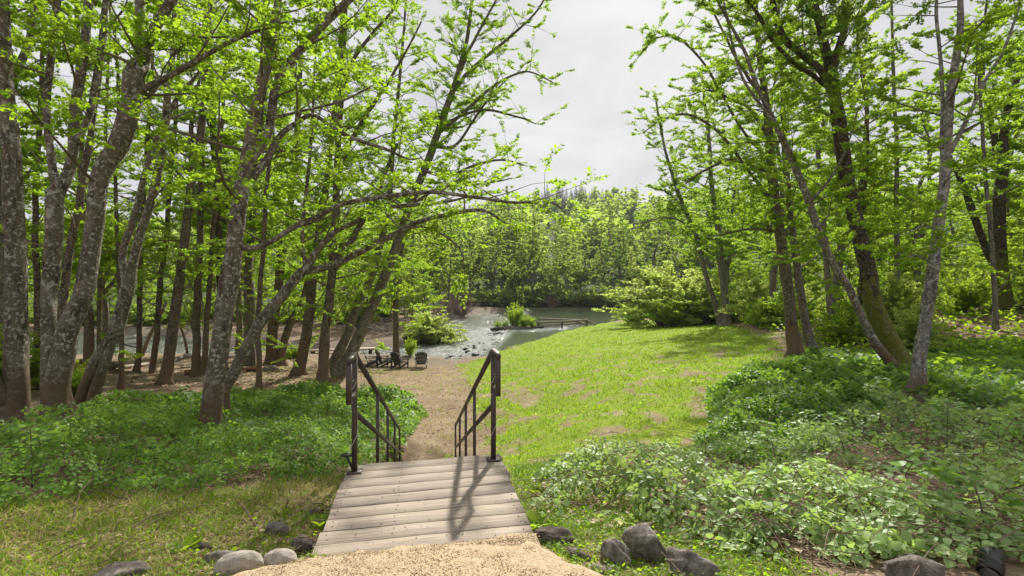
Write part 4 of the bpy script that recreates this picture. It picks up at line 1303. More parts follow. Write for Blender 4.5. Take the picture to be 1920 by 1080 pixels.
ST = Stock()
LEAFY, LEAFS = 4.0, 1.12
BG = [grown(101, 19, 'bark_grey', 'leaf_far', 'woodland_tree', crown_from=0.3, forks=2, leaf=0.24, lsp=0.085),
      grown(102, 16, 'bark_grey', 'leaf_far', 'woodland_tree', crown_from=0.25, forks=1, leaf=0.24, lsp=0.085, lmax=4.5),
      grown(103, 21, 'bark_brown', 'leaf_far', 'woodland_tree', crown_from=0.35, forks=3, leaf=0.26, lsp=0.09, lmax=3.5),
      grown(104, 14, 'bark_grey', 'leaf_willow', 'woodland_tree', crown_from=0.22, forks=3, lean=0.15, leaf=0.22, lsp=0.085, wig=0.06),
      grown(105, 18, 'bark_brown', 'leaf_deep', 'woodland_tree', crown_from=0.2, forks=2, leaf=0.24, lsp=0.085, lmax=4.2)]
BG += [grown(106, 14, 'bark_grey', 'leaf_willow', 'woodland_tree', crown_from=0.10, forks=4, leaf=0.30, lsp=0.125, lmax=5.5, lean=0.08, wig=0.05, elev=(0, 60)),
       grown(107, 12, 'bark_brown', 'leaf_deep', 'woodland_tree', crown_from=0.08, forks=4, leaf=0.30, lsp=0.125, lmax=5.5, lean=0.1, wig=0.05, elev=(0, 60)),
       grown(108, 15, 'bark_grey', 'leaf_far', 'woodland_tree', crown_from=0.10, forks=4, leaf=0.30, lsp=0.125, lmax=6.0, lean=0.08, wig=0.05, elev=(0, 65))]
SAP = [grown(111, 6.5, 'bark_grey', 'leaf_fresh', 'sapling_tree', crown_from=0.10, leaf=0.11, lsp=0.045, lmax=1.9, gap=0.22, r0=0.05, kx=1.2, twig_gap=0.26, elev=(-5, 45)),
       grown(112, 8.5, 'bark_grey', 'leaf_alder', 'sapling_tree', crown_from=0.14, leaf=0.12, lsp=0.05, lmax=2.3, gap=0.26, r0=0.06, kx=1.2, twig_gap=0.28, forks=1),
       grown(113, 5.0, 'bark_grey', 'leaf_fresh', 'sapling_tree', crown_from=0.08, leaf=0.10, lsp=0.042, lmax=1.7, gap=0.2, r0=0.04, kx=1.2, twig_gap=0.24, elev=(-10, 40))]
LEAFY = 5.2; LEAFS = 1.0
WOOD = [grown(121, 16, 'bark_grey', 'leaf_alder', 'alder_tree', crown_from=0.22, leaf=0.13, lsp=0.055, lmax=3.2, gap=0.36, kx=1.2, twig_gap=0.32),
        grown(122, 14, 'bark_brown', 'leaf_fresh', 'alder_tree', crown_from=0.2, leaf=0.13, lsp=0.055, lmax=3.4, gap=0.36, kx=1.2, twig_gap=0.32, forks=1),
        grown(123, 18, 'bark_grey', 'leaf_alder', 'alder_tree', crown_from=0.3, leaf=0.14, lsp=0.055, lmax=3.4, gap=0.38, kx=1.2, twig_gap=0.32, forks=2)]
LEAFY = 3.4; LEAFS = 1.0
BUSH = [bush(131, 2.4, 1.9, 'leaf_fresh', 'green_bush', 0.10, 34),
        bush(132, 1.6, 1.7, 'leaf_alder', 'green_bush', 0.09, 30),
        bush(133, 3.2, 2.2, 'leaf_willow', 'pale_bush', 0.12, 38, 0.06)]
LEAFY = 3.6; LEAFS = 1.15
FARB = [bush(134, 3.5, 3.2, 'leaf_far', 'riverside_bush', 0.22, 30, 0.10, 0.4, 2.0),
        bush(135, 2.6, 3.0, 'leaf_deep', 'riverside_bush', 0.22, 30, 0.10, 0.4, 2.0)]
BARE = bare_bush(136, 3.2, 2.6, 'bare_shrub')

rs4 = np.random.default_rng(5)


def scatter(n, xr, yr, ok, mind):
    pts = []
    t = 0
    while len(pts) < n and t < n * 60:
        t += 1
        x, y = rs4.uniform(*xr), rs4.uniform(*yr)
        if not ok(x, y): continue
        if any((x - a) ** 2 + (y - b) ** 2 < mind ** 2 for a, b in pts): continue
        pts.append((x, y))
    return pts


def dry(x, y, m): return float(river_sd(np.array([x]), np.array([y]))[0]) < -m


def col_(x, y): return 960 + x / y * F


ORD = 'first second third fourth fifth sixth seventh eighth ninth tenth eleventh twelfth thirteenth fourteenth fifteenth sixteenth seventeenth eighteenth nineteenth twentieth'.split() + ['twenty-' + w for w in 'first second third fourth fifth sixth seventh eighth ninth'.split()]
G_FAR = 'trees of the wood across the pool'
for x, y in scatter(84, (-45, 66), (113, 185), lambda x, y: dry(x, y, 2.5), 3.6):
    c = col_(x, y)
    low = 0.80 if 1015 < c < 1130 else 0.92 if 1130 <= c < 1200 else 1.22 if (c < 990 or c > 1260) else 1.05
    front = y < 128
    v = rs4.choice(8, p=[.10, .08, .06, .08, .06, .20, .16, .26] if front else [.2, .14, .14, .08, .1, .08, .1, .16])
    ST.put(BG[v], x, y, low * rs4.uniform(0.75, 1.4), sxy=rs4.uniform(0.95, 1.3), label='one of the tall leafy trees crowded in the wood across the still pool', group=G_FAR)
G_LF = 'trees beyond the back channel'
for x, y in scatter(44, (-125, -9), (76, 122), lambda x, y: dry(x, y, 3) and col_(x, y) > -250 and col_(x, y) < 905, 3.8):
    ST.put(BG[rs4.integers(0, 8)], x, y, rs4.uniform(0.8, 1.15), label='one of the leafy trees crowding the far side of the back channel', group=G_LF)
for i, (px, d, v, s) in enumerate([(690, 56, 1, .7), (770, 58, 3, .72), (838, 74, 0, .85), (868, 90, 4, .85), (800, 66, 2, .75), (610, 55, 0, .75), (885, 100, 2, .9), (740, 62, 4, .8)]):
    ST.put(BG[v], (px - 960) / F * d, d, s, label='tree on the brown bank behind the uprooted stump, %s from the left' % ORD[{5: 0, 0: 1, 7: 2, 1: 3, 4: 4, 2: 5, 3: 6, 6: 7}[i]], group='trees on the brown bank')
def hillside():
    """the far wooded slope: crowns of big leaf masses on trunks, all one object"""
    rs = np.random.default_rng(31)
    pts = scatter(420, (-240, 290), (185, 455), lambda x, y: -250 < col_(x, y) < 2150, 5.5)
    pk = []
    for x, y in pts:
        n = int(190 if 900 < col_(x, y) < 1260 else 70)
        h = rs.uniform(17, 26); w = rs.uniform(3.2, 5.2)
        v = unit(rs.normal(0, 1, (n, 3))) * (rs.random((n, 1)) ** 0.4)
        lump = 1 + 0.35 * (vnoise(v[:, 0] * 2 + x, v[:, 1] * 2 + v[:, 2] * 2 + y, 2)[:, None] - 0.5) * 2
        pos = v * lump * np.array([w, w, h * 0.42]) + np.array([x, y, Hs(x, y) + h * 0.55])
        th = rs.uniform(0, 6.28, n)
        pk.append(leaf_arrays(pos, np.stack([np.cos(th), np.sin(th), rs.normal(0, .4, n)], -1), np.array([0, 0, 1.0]) + rs.normal(0, .6, (n, 3)), 1.5 * rs.uniform(.6, 1.3, n) * (1 if n > 200 else 2.0), rnd=np.clip(0.3 * rs.random(n) + 0.7 * rs.random(), 0, 1)))
    o = obj('hillside_forest', leaf_mesh('hillside_forest', pk), M['leaf_far'])
    tag(o, 'far wooded hillside reading as one green mass below the conifers', 'forest', kind='stuff')


hillside()
G_R = 'trees of the wood behind the lawn'


def right_edge(y): return np.interp(y, [10, 15, 22, 30, 45, 60, 90, 112], [9.5, 12.5, 14.5, 15.5, 20.5, 19.5, 27, 46])


for x, y in scatter(27, (10, 62), (24, 80), lambda x, y: x > right_edge(y) + 1.0 and col_(x, y) < 2200 and dry(x, y, 2), 3.4):
    ST.put(WOOD[rs4.integers(0, 3)], x, y, rs4.uniform(0.9, 1.35), label='one of the slim green alders filling the wood behind the lawn', group=G_R)
G_S = 'saplings of the wood behind the lawn'
for x, y in scatter(110, (10, 70), (19, 80), lambda x, y: x > right_edge(y) + 0.3 and col_(x, y) < 2150 and dry(x, y, 1.5), 1.7):
    ST.put(SAP[rs4.integers(0, 3)], x, y, rs4.uniform(0.6, 1.1), label='one of the bright young saplings under the trees behind the lawn', group=G_S)
G_L = 'trees standing in the wood at the back channel'
for x, y in scatter(9, (-60, -9), (22, 37), lambda x, y: dry(x, y, 1.0) and -300 < col_(x, y) < 560, 3.0):
    ST.put(WOOD[rs4.integers(0, 3)], x, y, rs4.uniform(0.8, 1.1), label='one of the leafy alders in the wood on the near side of the back channel', group=G_L)
for x, y in scatter(5, (-40, -12), (14, 24), lambda x, y: -400 < col_(x, y) < 120, 2.5):
    ST.put(WOOD[rs4.integers(0, 3)], x, y, rs4.uniform(0.8, 1.1), label='one of the leafy alders in the wood on the near side of the back channel', group=G_L)
G_SL = 'saplings beyond the back channel'
for x, y in scatter(46, (-75, -7), (54, 72), lambda x, y: dry(x, y, 0.8) and -150 < col_(x, y) < 880, 2.0):
    ST.put(SAP[rs4.integers(0, 3)], x, y, rs4.uniform(0.7, 1.3), label='one of the young trees growing along the far side of the back channel', group=G_SL)
# bushes one can point to
ST.put(BUSH[2], *G(1245, 612)[:2] + np.array([0.6, 1.6]), 2.0, label='large pale green willow bush overhanging the pool at the end of the grass', cat='bush', sxy=1.5)
ST.put(BUSH[2], *G(1300, 612)[:2] + np.array([1.0, 2.5]), 1.3, label='bright green bush behind the willow, in front of the leaning thin trunk', cat='bush', sxy=1.2)
ST.put(BUSH[2], (812 - 960) / F * 46.5, 46.8, 1.0, label='pale green willow bush leaning over the rapids above the uprooted stump', cat='bush', sxy=1.5)
ST.put(BUSH[0], *(G(764, 672)[:2] + np.array([0, 0.7])), 0.5, label='small yellow-green bush directly behind the lawn chairs', cat='bush', sxy=0.6)
ST.put(BUSH[1], *G(1290, 606)[:2] + np.array([0, 1.0]), 0.8, label='low dark green bush at the edge of the far grass', cat='bush', sxy=1.4)
ST.put(BUSH[1], *G(1440, 622)[:2] + np.array([1.5, 2.0]), 1.1, label='dark low bush behind the larger trunk of the close pair', cat='bush', sxy=1.3)
for px, py, s_, lab in [(18, 735, .62, 'bright leafy bush filling the gap between the two leftmost trunks'), (-60, 740, .8, 'bright leafy bush at the extreme edge behind the grey trunk'), (150, 742, .45, 'small green bush behind the foot of the massive twin-stemmed alder'),
                        (470, 668, .4, 'low fresh green plant arching over the driftwood by the plank bench'), (548, 672, .36, 'low fresh green plant by the stout trunk at the back channel')]:
    g_ = G(px, py)
    ST.put(BUSH[0], g_[0], g_[1], s_, label=lab, cat='bush', sxy=1.2)
for px, d_, src, s_, lab in [(1190, 60, BUSH[0], 1.0, 'fresh green shrub at the pool edge, river side of the big willow bush'), (1275, 49, BUSH[0], 1.3, 'tall fresh shrub between the willow bush and the leaning thin trunk'),
                             (1325, 52, BUSH[2], 1.5, 'pale shrub directly behind the leaning thin trunk'), (1392, 47, BUSH[0], 1.4, 'fresh green shrub right behind the upright dark trunk by the willow'),
                             (1425, 40, BUSH[2], 1.1, 'pale spreading shrub where the far grass meets the wood'), (1462, 34, BUSH[0], 0.9, 'rounded green shrub behind the foot of the larger trunk of the close pair'),
                             (1590, 25, BUSH[0], 0.8, 'green shrub in the gap between the close pair and the mossy leaner')]:
    ST.put(src, (px - 960) / F * d_, d_, s_, label=lab, cat='bush', sxy=1.3)
G_B = 'bushes under the trees behind the lawn'
for x, y in scatter(44, (8, 45), (12, 50), lambda x, y: x > right_edge(y) - 0.2 and col_(x, y) < 2100, 1.6):
    ST.put(BUSH[rs4.choice(3, p=[.4, .4, .2])], x, y, rs4.uniform(0.5, 1.0), label='one of the leafy bushes crowding the ground under the trees behind the lawn', cat='bush', group=G_B)
G_FB = 'bushes along the far bank of the pool'
for k in range(26):
    px = 860 + k * 14.5; d = 113.5 + rs4.uniform(-1, 5) + (4 if k > 20 else 0)
    x = (px - 960) / F * d
    if not dry(x, d, 0.2): d += 4
    ST.put(FARB[k % 2], x, d, rs4.uniform(0.9, 1.9), label='green bush at the water edge across the pool, %s along that bank from the left' % ORD[k], cat='bush', group=G_FB)
G_LB = 'bushes along the far side of the back channel'
nlb = 0
for k in range(26):
    px = -40 + k * 30; d = 57.5 + rs4.uniform(0, 6)
    x = (px - 960) / F * d
    if px > 560: d = 50 + rs4.uniform(0, 12); x = (px - 960) / F * d
    if not dry(x, d, 0.8): continue
    nlb += 1
    ST.put(FARB[k % 2], x, d, rs4.uniform(0.5, 1.1), label='low bush along the far side of the back channel, %s from the left' % ORD[nlb - 1], cat='bush', group=G_LB)
for px, d, s, lab in [(862, 86, 1.5, 'tall pinkish bare shrub among green bushes beside the rapids'), (835, 80, 1.1, 'lower pinkish bare shrub beside the rapids, nearer the stump'), (1035, 114, 1.0, 'brownish leafless brush at the middle of the far bank of the pool'),
                      (1090, 114.5, 1.0, 'brownish leafless brush beside the wooden rails, on the far bank'), (1170, 115, 0.9, 'brownish leafless brush on the far bank close to the willow bush')]:
    ST.put(BARE, (px - 960) / F * d, d, s, label=lab, cat='shrub')


def conifer(seed, h):
    rs = np.random.default_rng(seed)
    tr = MB(); tr.tube([[0, 0, -1], [0, 0, h * .5], [0, 0, h]], [h * .016, h * .01, 0.03], 6, False)
    N = 900
    t = 0.12 + 0.88 * rs.uniform(0, 1, N) ** 1.3
    r = (1 - t) * h * 0.21 * rs.uniform(0.15, 1.1, N) + 0.05
    a = rs.uniform(0, 6.28, N)
    pos = np.stack([np.cos(a) * r, np.sin(a) * r, t * h - r * 0.35], -1)
    d = np.stack([np.cos(a), np.sin(a), np.full(N, -0.45)], -1)
    lv = leaf_arrays(pos, d, np.array([0, 0, 1.0]) + rs.normal(0, .3, (N, 3)), h * 0.075 * (1.15 - t) * rs.uniform(.7, 1.3, N), width=0.9)
    root = empty('conifer_tree', (0, 0, 0))
    obj('trunk', tr.mesh('trunk'), M['bark_grey'], root)
    obj('crown', leaf_mesh('crown', [lv]), M['leaf_conifer'], root)
    return root


CON = [conifer(1, 17), conifer(2, 20)]
for i in range(26):
    px = 1000 + i * 5.2 + rs4.uniform(-3, 3); d = 470 + rs4.uniform(-14, 12)
    ST.put(CON[i % 2], (px - 960) / F * d, d, rs4.uniform(0.85, 1.3), label='one of the dark conifers along the skyline of the distant ridge', group='conifers on the ridge')

# ---------------------------------------------------------------- brambles, ivy, grass, litter


def thicket(name, label, poly, n, hmax, leaf, leafm, canes, power=1.0, d0=4.0, detail_d=5.0, flat=0.5, edge=0.9, low=0.25, tri=True, hmul=None, cat='bramble', nf=0.8, cseed=0, holes=0.37, skip=None):
    x, y = sample_poly(poly, n, power=power, d0=d0)
    sd = poly_sd(x, y, poly)
    rs = np.random.default_rng(cseed + 3)

    def top(x, y, sd):
        b = fbm(x * nf, y * nf, 70 + cseed, 3)
        hh = hmax * (low + (1 - low) * smooth(0.28, 0.72, b)) * (0.25 + 0.75 * smooth(0, edge, sd))
        return hh * (hmul(x, y) if hmul else 1.0)
    # bare holes where the litter shows
    d_ = np.hypot(x, y)
    hole = fbm(x * 1.7 + 5, y * 1.7, 81 + cseed, 3) + 0.15 * rs.random(len(x))
    keep = (hole if skip is None else np.where(poly_sd(x, y, skip) > 0.25, 0, hole)) > holes + (0.07 * smooth(7.5, 3.2, d_) * (holes > 0.4))
    x, y, sd = x[keep], y[keep], sd[keep]
    d = np.hypot(x, y)
    hh = top(x, y, sd)
    e = 0.1
    gx = (top(x + e, y, poly_sd(x + e, y, poly)) - hh) / e
    gy = (top(x, y + e, poly_sd(x, y + e, poly)) - hh) / e
    z = H(x, y) + hh * (1 - np.abs(rs.normal(-0.08, 0.42, len(x)))).clip(0.05, 1.15) + 0.02
    pos = np.stack([x, y, z], -1)
    N = len(x)
    th = rs.uniform(0, 6.28, N)
    nr = np.stack([-gx * 0.6, -gy * 0.6, np.ones(N)], -1) + rs.normal(0, flat, (N, 3))
    nr = unit(nr); nr[:, 2] = np.abs(nr[:, 2])
    dd = np.stack([np.cos(th), np.sin(th), rs.normal(-0.1, 0.25, N)], -1)
    dd = unit(dd - nr * (dd * nr).sum(1, keepdims=True))
    sz = leaf * rs.uniform(0.6, 1.25, N) * np.clip(d / 8, 0.9, 2.2)
    rnd = np.clip(0.6 * rs.random(N) + 0.9 * (fbm(x * 0.9, y * 0.9, 90, 3) - 0.28), 0, 1)
    packs = []
    for near in (True, False):
        k = (d < detail_d) == near
        if not k.any(): continue
        tv, tf = (OVATE_V, OVATE_F) if near else (KITE_V, KITE_F)
        for ang in ((0, 1.25, -1.25) if tri else (0,)):
            ca, sa = math.cos(ang), math.sin(ang)
            s_ = np.cross(nr[k], dd[k])
            d3 = dd[k] * ca + s_ * sa
            n3 = unit(nr[k] + rs.normal(0, 0.16, (k.sum(), 3)) + d3 * 0.12)
            packs.append(leaf_arrays(pos[k] + d3 * (0.25 * sz[k] * (1 if ang else 1.6))[:, None], d3, n3, sz[k] * (1 if ang == 0 else 0.85), tv, tf, rnd[k], 1.0 if near else 1.1))
    V = leaf_mesh(name, packs)
    m_ = M[leafm]
    o = obj(name, V, m_)
    tag(o, label, cat, kind='stuff')
    # arching canes
    if canes:
        b = MB()
        cx, cy_ = sample_poly(poly, canes, power=power, d0=d0)
        for i in range(canes):
            a = rs.uniform(0, 6.28); L = rs.uniform(0.5, 1.6)
            s0 = np.array([cx[i], cy_[i]]); s1 = s0 + np.array([math.cos(a), math.sin(a)]) * L
            sm = (s0 + s1) / 2
            hs = [float(top(np.array([q[0]]), np.array([q[1]]), poly_sd(np.array([q[0]]), np.array([q[1]]), poly))[0]) for q in (s0, sm, s1)]
            pts = np.array([[*s0, Hs(*s0) + hs[0] * 0.2], [*sm, Hs(*sm) + hs[1] * rs.uniform(0.7, 1.35) + 0.03], [*s1, Hs(*s1) + hs[2] * rs.uniform(0.4, 0.95)]])
            b.tube(catmull(pts, 0.15), np.linspace(0.0045, 0.002, len(catmull(pts, 0.15))), 4, False)
        tag(b.build(name.replace('_leaves', '') + '_canes', M['cane']), 'bare brown canes tangled among ' + label.split(' with ')[0], 'canes', kind='stuff')
    return o


thicket('bramble_thicket', 'dense dark green bramble bank left of the landing with trunks rising out of it', THICKL, 26000, 0.52, 0.055, 'leaf_bramble', 170, 1.0, 4.5, 5.0, 0.62, 0.8, 0.2, nf=1.3, cseed=1)
thicket('bramble_thicket', 'sprawling pale green bramble right of the landing with brown stems showing between its broad leaves', THICKR, 15000, 0.38, 0.074, 'leaf_pale_sheen', 420, 1.0, 3.6, 5.0, 0.55, 0.7, 0.15, cseed=2, holes=0.47, nf=1.8, skip=MOUND)
thicket('bramble_thicket', 'dense darker green bramble mound between the lawn and the pale trunk', MOUND, 15000, 0.62, 0.07, 'leaf_bramble', 90, 0.6, 7, 0, 0.6, 0.7, 0.3, cseed=7, holes=0.33, nf=1.3)
thicket('ground_ivy', 'low leafy ground cover under the right hand trees with dark gaps', IVY, 24000, 0.34, 0.085, 'leaf_bramble', 60, 0.6, 9, 0, 0.5, 0.5, 0.3, False, cseed=3, holes=0.3)


def grass(name, label, poly, n, power, d0, hgt, wid, mat, patch=None, cat='grass', clump=4, lean=0.5, seed=0, hole=0.0):
    rs = np.random.default_rng(seed)
    x, y = sample_poly(poly, n // clump, power=power, d0=d0)
    if hole:
        k = fbm(x * 2.3 + 4, y * 1.7, 33, 4) + rs.normal(0, 0.06, len(x)) > hole
        x, y = x[k], y[k]
    k = river_sd(x, y) < -0.02
    x, y = x[k], y[k]
    x = np.repeat(x, clump) + rs.normal(0, 0.022, len(x) * clump); y = np.repeat(y, clump) + rs.normal(0, 0.022, len(x) )
    N = len(x)
    d = np.hypot(x, y)
    sc = np.clip(d / d0, 1, 5) ** 0.8
    th = rs.uniform(0, 6.28, N)
    ln = hgt * rs.uniform(0.45, 1.3, N) * np.clip(sc, 1, 1.6) * (0.6 + 0.8 * fbm(x * 1.5, y * 1.5, 12, 2))
    dr = np.stack([np.cos(th) * lean, np.sin(th) * lean, np.ones(N)], -1) + rs.normal(0, 0.25, (N, 3))
    dr[:, 2] = np.abs(dr[:, 2]); dr = unit(dr)
    s = np.stack([-np.sin(th), np.cos(th), np.zeros(N)], -1)
    w = (wid * rs.uniform(0.6, 1.3, N) * sc)[:, None]
    p0 = np.stack([x, y, H(x, y) - 0.01], -1)
    p1 = p0 + dr * (ln * 0.6)[:, None]
    bend = np.stack([np.cos(th), np.sin(th), -0.25 * np.ones(N)], -1)
    p2 = p0 + dr * ln[:, None] + bend * (ln * 0.3)[:, None]
    V = np.stack([p0 - s * w * 0.5, p0 + s * w * 0.5, p1 + s * w * 0.45, p1 - s * w * 0.45, p2], 1).reshape(-1, 3)
    q = np.array([[0, 1, 2], [0, 2, 3], [3, 2, 4]])
    Fc = (q[None] + (np.arange(N) * 5)[:, None, None]).reshape(-1, 3)
    rn = np.repeat(np.clip(0.6 * rs.random(N) + 0.4 * fbm(x * 0.6, y * 0.6, 15, 3), 0, 1), 5)
    return tag(obj(name, mesh_np(name, V, Fc, {'rnd': rn}), M[mat]), label, cat, kind='stuff')


grass('lawn_grass', 'bright short grass with bare patches sloping down to the river', LAWN, 80000, 1.25, 9.0, 0.075, 0.009, 'blade', hole=0.40, seed=1)
grass('rough_grass', 'rough green grass among dry leaves left of the landing', NEARL, 17000, 0.8, 3.4, 0.085, 0.0042, 'blade', hole=0.40, seed=2, lean=0.7)
grass('dry_grass', 'straw-coloured dry grass left of the landing', NEARL, 21000, 0.8, 3.4, 0.07, 0.004, 'blade_dry', hole=0.0, seed=3, lean=1.3)
grass('weed_grass', 'low green weeds and grass between the landing and the boulders', NEARR, 20000, 0.8, 3.4, 0.06, 0.006, 'blade', hole=0.36, seed=4, lean=0.8)


def litter(name, label, poly, n, size, power=0.8, d0=3.4, seed=0, mat='leaf_dry', lift=0.012):
    rs = np.random.default_rng(seed)
    x, y = sample_poly(poly, n, power=power, d0=d0)
    N = len(x)
    th = rs.uniform(0, 6.28, N)
    pos = np.stack([x, y, H(x, y) + lift * rs.uniform(0.3, 1.6, N)], -1)
    d = np.stack([np.cos(th), np.sin(th), rs.normal(0, 0.2, N)], -1)
    nr = np.array([0, 0, 1.0]) + rs.normal(0, 0.45, (N, 3))
    return tag(obj(name, leaf_mesh(name, [leaf_arrays(pos, d, nr, size * rs.uniform(0.5, 1.3, N) * np.clip(np.hypot(x, y) / 8, 1, 2))]), M[mat]), label, 'leaves', kind='stuff')


litter('fallen_leaves', 'brown fallen leaves scattered in the rough grass left of the landing', NEARL, 9000, 0.042, seed=1)
litter('fallen_leaves', 'brown fallen leaves lying under the right hand bramble', THICKR, 13000, 0.05, seed=2, lift=0.03)
litter('clover_weeds', 'small round-leaved green weeds left of the landing', NEARL, 4500, 0.03, seed=3, mat='leaf_alder', lift=0.03)
litter('clover_weeds', 'small round-leaved green weeds between the landing and the boulders', NEARR, 7500, 0.028, seed=4, mat='leaf_alder', lift=0.03)
litter('broad_weeds', 'scattered broad-leaved pale weeds dotted over the lawn', LAWN, 1100, 0.045, power=1.2, d0=9, seed=5, mat='leaf_fresh', lift=0.05)

litter('fallen_leaves', 'brown leaf scraps and bark flakes littering the tan path below the steps', PATH, 3800, 0.036, power=1.0, d0=11, seed=6)
litter('fallen_leaves', 'dry leaves scattered over the mud flat between the alder trunks', FLAT, 5000, 0.06, power=0.6, d0=17, seed=7)
grass('sparse_grass', 'sparse green tufts along the tan path below the steps', PATH, 9000, 1.0, 11, 0.06, 0.008, 'blade', seed=8, hole=0.52, lean=0.9)
grass('dry_grass', 'thin straw grass over the tan path below the steps', PATH, 14000, 1.0, 11, 0.05, 0.006, 'blade_dry', seed=9, hole=0.44, lean=1.6)

WOODFLOOR = [(right_edge(y) - 0.3, y) for y in (12.5, 16, 20, 25, 30, 38, 46, 55)] + [(60, 55), (40, 22), (22, 12)]
WOODFLOOR = [(float(a), float(b)) for a, b in WOODFLOOR]
thicket('ground_ivy', 'leafy green undergrowth covering the floor of the wood behind the lawn', WOODFLOOR, 17000, 0.55, 0.10, 'leaf_alder', 0, 0.8, 14, 0, 0.6, 0.6, 0.2, False, cseed=6, holes=0.34)
grass('weed_grass', 'patchy weeds on the brown earth at the end of the lawn between the trunks', GP([(1330, 625), (1460, 640), (1560, 650), (1680, 668), (1700, 690), (1560, 690), (1420, 690), (1380, 660)]), 9000, 0.5, 18, 0.12, 0.014, 'blade', seed=12, hole=0.45, lean=0.9)

# ---------------------------------------------------------------- the wooden landing, its steps and railings
def v3(p, z): return np.array([p[0], p[1], z])


def build_landing():
    c = (DECK['NL'] + DECK['FR']) / 2
    root = empty('wooden_landing', (c[0], c[1], 0), 0, 'weathered grey-brown plank landing leading to steps down to the river', 'landing')
    n = 9
    for i in range(n):
        t0, t1 = (i + 0.022) / n, (i + 0.978) / n
        q = [DECK['NL'] + (DECK['FL'] - DECK['NL']) * t0, DECK['NR'] + (DECK['FR'] - DECK['NR']) * t0,
             DECK['NR'] + (DECK['FR'] - DECK['NR']) * t1, DECK['NL'] + (DECK['FL'] - DECK['NL']) * t1]
        j0, j1 = random.uniform(-.012, .008), random.uniform(-.008, .012)
        o = sum(q) / 4
        ex = unit((q[1] + q[2]) / 2 - (q[0] + q[3]) / 2)
        q[0] = q[0] + ex * j0; q[3] = q[3] + ex * j0; q[1] = q[1] + ex * j1; q[2] = q[2] + ex * j1
        ey = np.array([-ex[1], ex[0]])
        loc = [((p - o) @ ex, (p - o) @ ey) for p in q]
        m = 10
        V = []; c_ = 0.004
        cup = random.uniform(-.002, .002); tw = random.uniform(-.003, .003); dz = random.uniform(-.0015, .0015)
        for k in range(m + 1):
            u = k / m
            a = np.array(loc[0]) * (1 - u) + np.array(loc[1]) * u
            b = np.array(loc[3]) * (1 - u) + np.array(loc[2]) * u
            w = 0.0015 * math.sin(k * 1.7 + i) + dz + tw * (u - .5)
            e0, e1 = random.uniform(-.0015, .0015), random.uniform(-.0015, .0015)
            prof = [(a[1] + e0, -.042), (a[1] + e0, w - c_), (a[1] + e0 + c_, w), ((a[1] + b[1]) / 2, w + cup), (b[1] + e1 - c_, w), (b[1] + e1, w - c_), (b[1] + e1, -.042)]
            V += [(a[0] * (1 - s / 6) + b[0] * s / 6, y, z) for s, (y, z) in enumerate(prof)]
        Q = []
        for k in range(m):
            for s in range(7):
                s2 = (s + 1) % 7
                Q.append((k * 7 + s, (k + 1) * 7 + s, (k + 1) * 7 + s2, k * 7 + s2)[::-1])
        b_ = MB(); b_.add(V, Q)
        b_.f4.append(np.array([[0, 1, 5, 6], [1, 2, 4, 5]])[:, ::1]); b_.f3.append(np.array([[2, 3, 4]]))
        e = m * 7
        b_.f4.append(np.array([[e + 6, e + 5, e + 1, e], [e + 5, e + 4, e + 2, e + 1]])); b_.f3.append(np.array([[e + 4, e + 3, e + 2]]))
        p = b_.build('plank', M['plank'], root)
        p.location = (o[0] - c[0], o[1] - c[1], 0)
        p.rotation_euler = (0, 0, math.atan2(ex[1], ex[0]))
    for a, b, s in (('NL', 'FL', 0.03), ('NR', 'FR', -0.03)):
        off = SIDE * s
        j = MB().bar(v3(DECK[a] + off + AX * .06, -.115) - [c[0], c[1], 0], v3(DECK[b] + off - AX * .02, -.115) - [c[0], c[1], 0], .045, .14)
        j.build('joist', M['redwood'], root)
    j = MB().bar(v3(DECK['FL'] + SIDE * .06 - AX * .04, -.115) - [c[0], c[1], 0], v3(DECK['FR'] - SIDE * .06 - AX * .04, -.115) - [c[0], c[1], 0], .04, .13)
    j.build('joist', M['redwood'], root)
    nb = MB()
    for i in range(n):
        for f in (.3, .7):
            t = (i + f) / n
            L_ = DECK['NL'] + (DECK['FL'] - DECK['NL']) * t; R_ = DECK['NR'] + (DECK['FR'] - DECK['NR']) * t
            for u in (.035, .34, .66, .965):
                q = L_ * (1 - u) + R_ * u + np.array([random.uniform(-.008, .008), random.uniform(-.008, .008)])
                nb.tube([v3(q, -.004) - [c[0], c[1], 0], v3(q, .0028) - [c[0], c[1], 0]], [.0045, .0045], 8)
    tag(nb.build('nail_heads', M['rock_dark'], root), kind='stuff')
    # the flight of shallow timber steps below
    mid = (DECK['FL'] + DECK['FR']) / 2
    for i in range(14):
        s = 0.06 + 0.462 * i
        a = mid + AX * (s + .2) - SIDE * .60; b = mid + AX * (s + .2) + SIDE * .60
        z = -0.165 * (i + 1) - .02
        MB().bar(v3(a, z) - [c[0], c[1], 0], v3(b, z) - [c[0], c[1], 0], .42, .042).build('tread', M['plank'], root)
    for sg in (-1, 1):
        a = mid + SIDE * .63 * sg; b = a + AX * 6.55
        MB().bar(v3(a, -.24) - [c[0], c[1], 0], v3(b, -2.42) - [c[0], c[1], 0], .045, .26).build('stringer', M['redwood'], root)


build_landing()


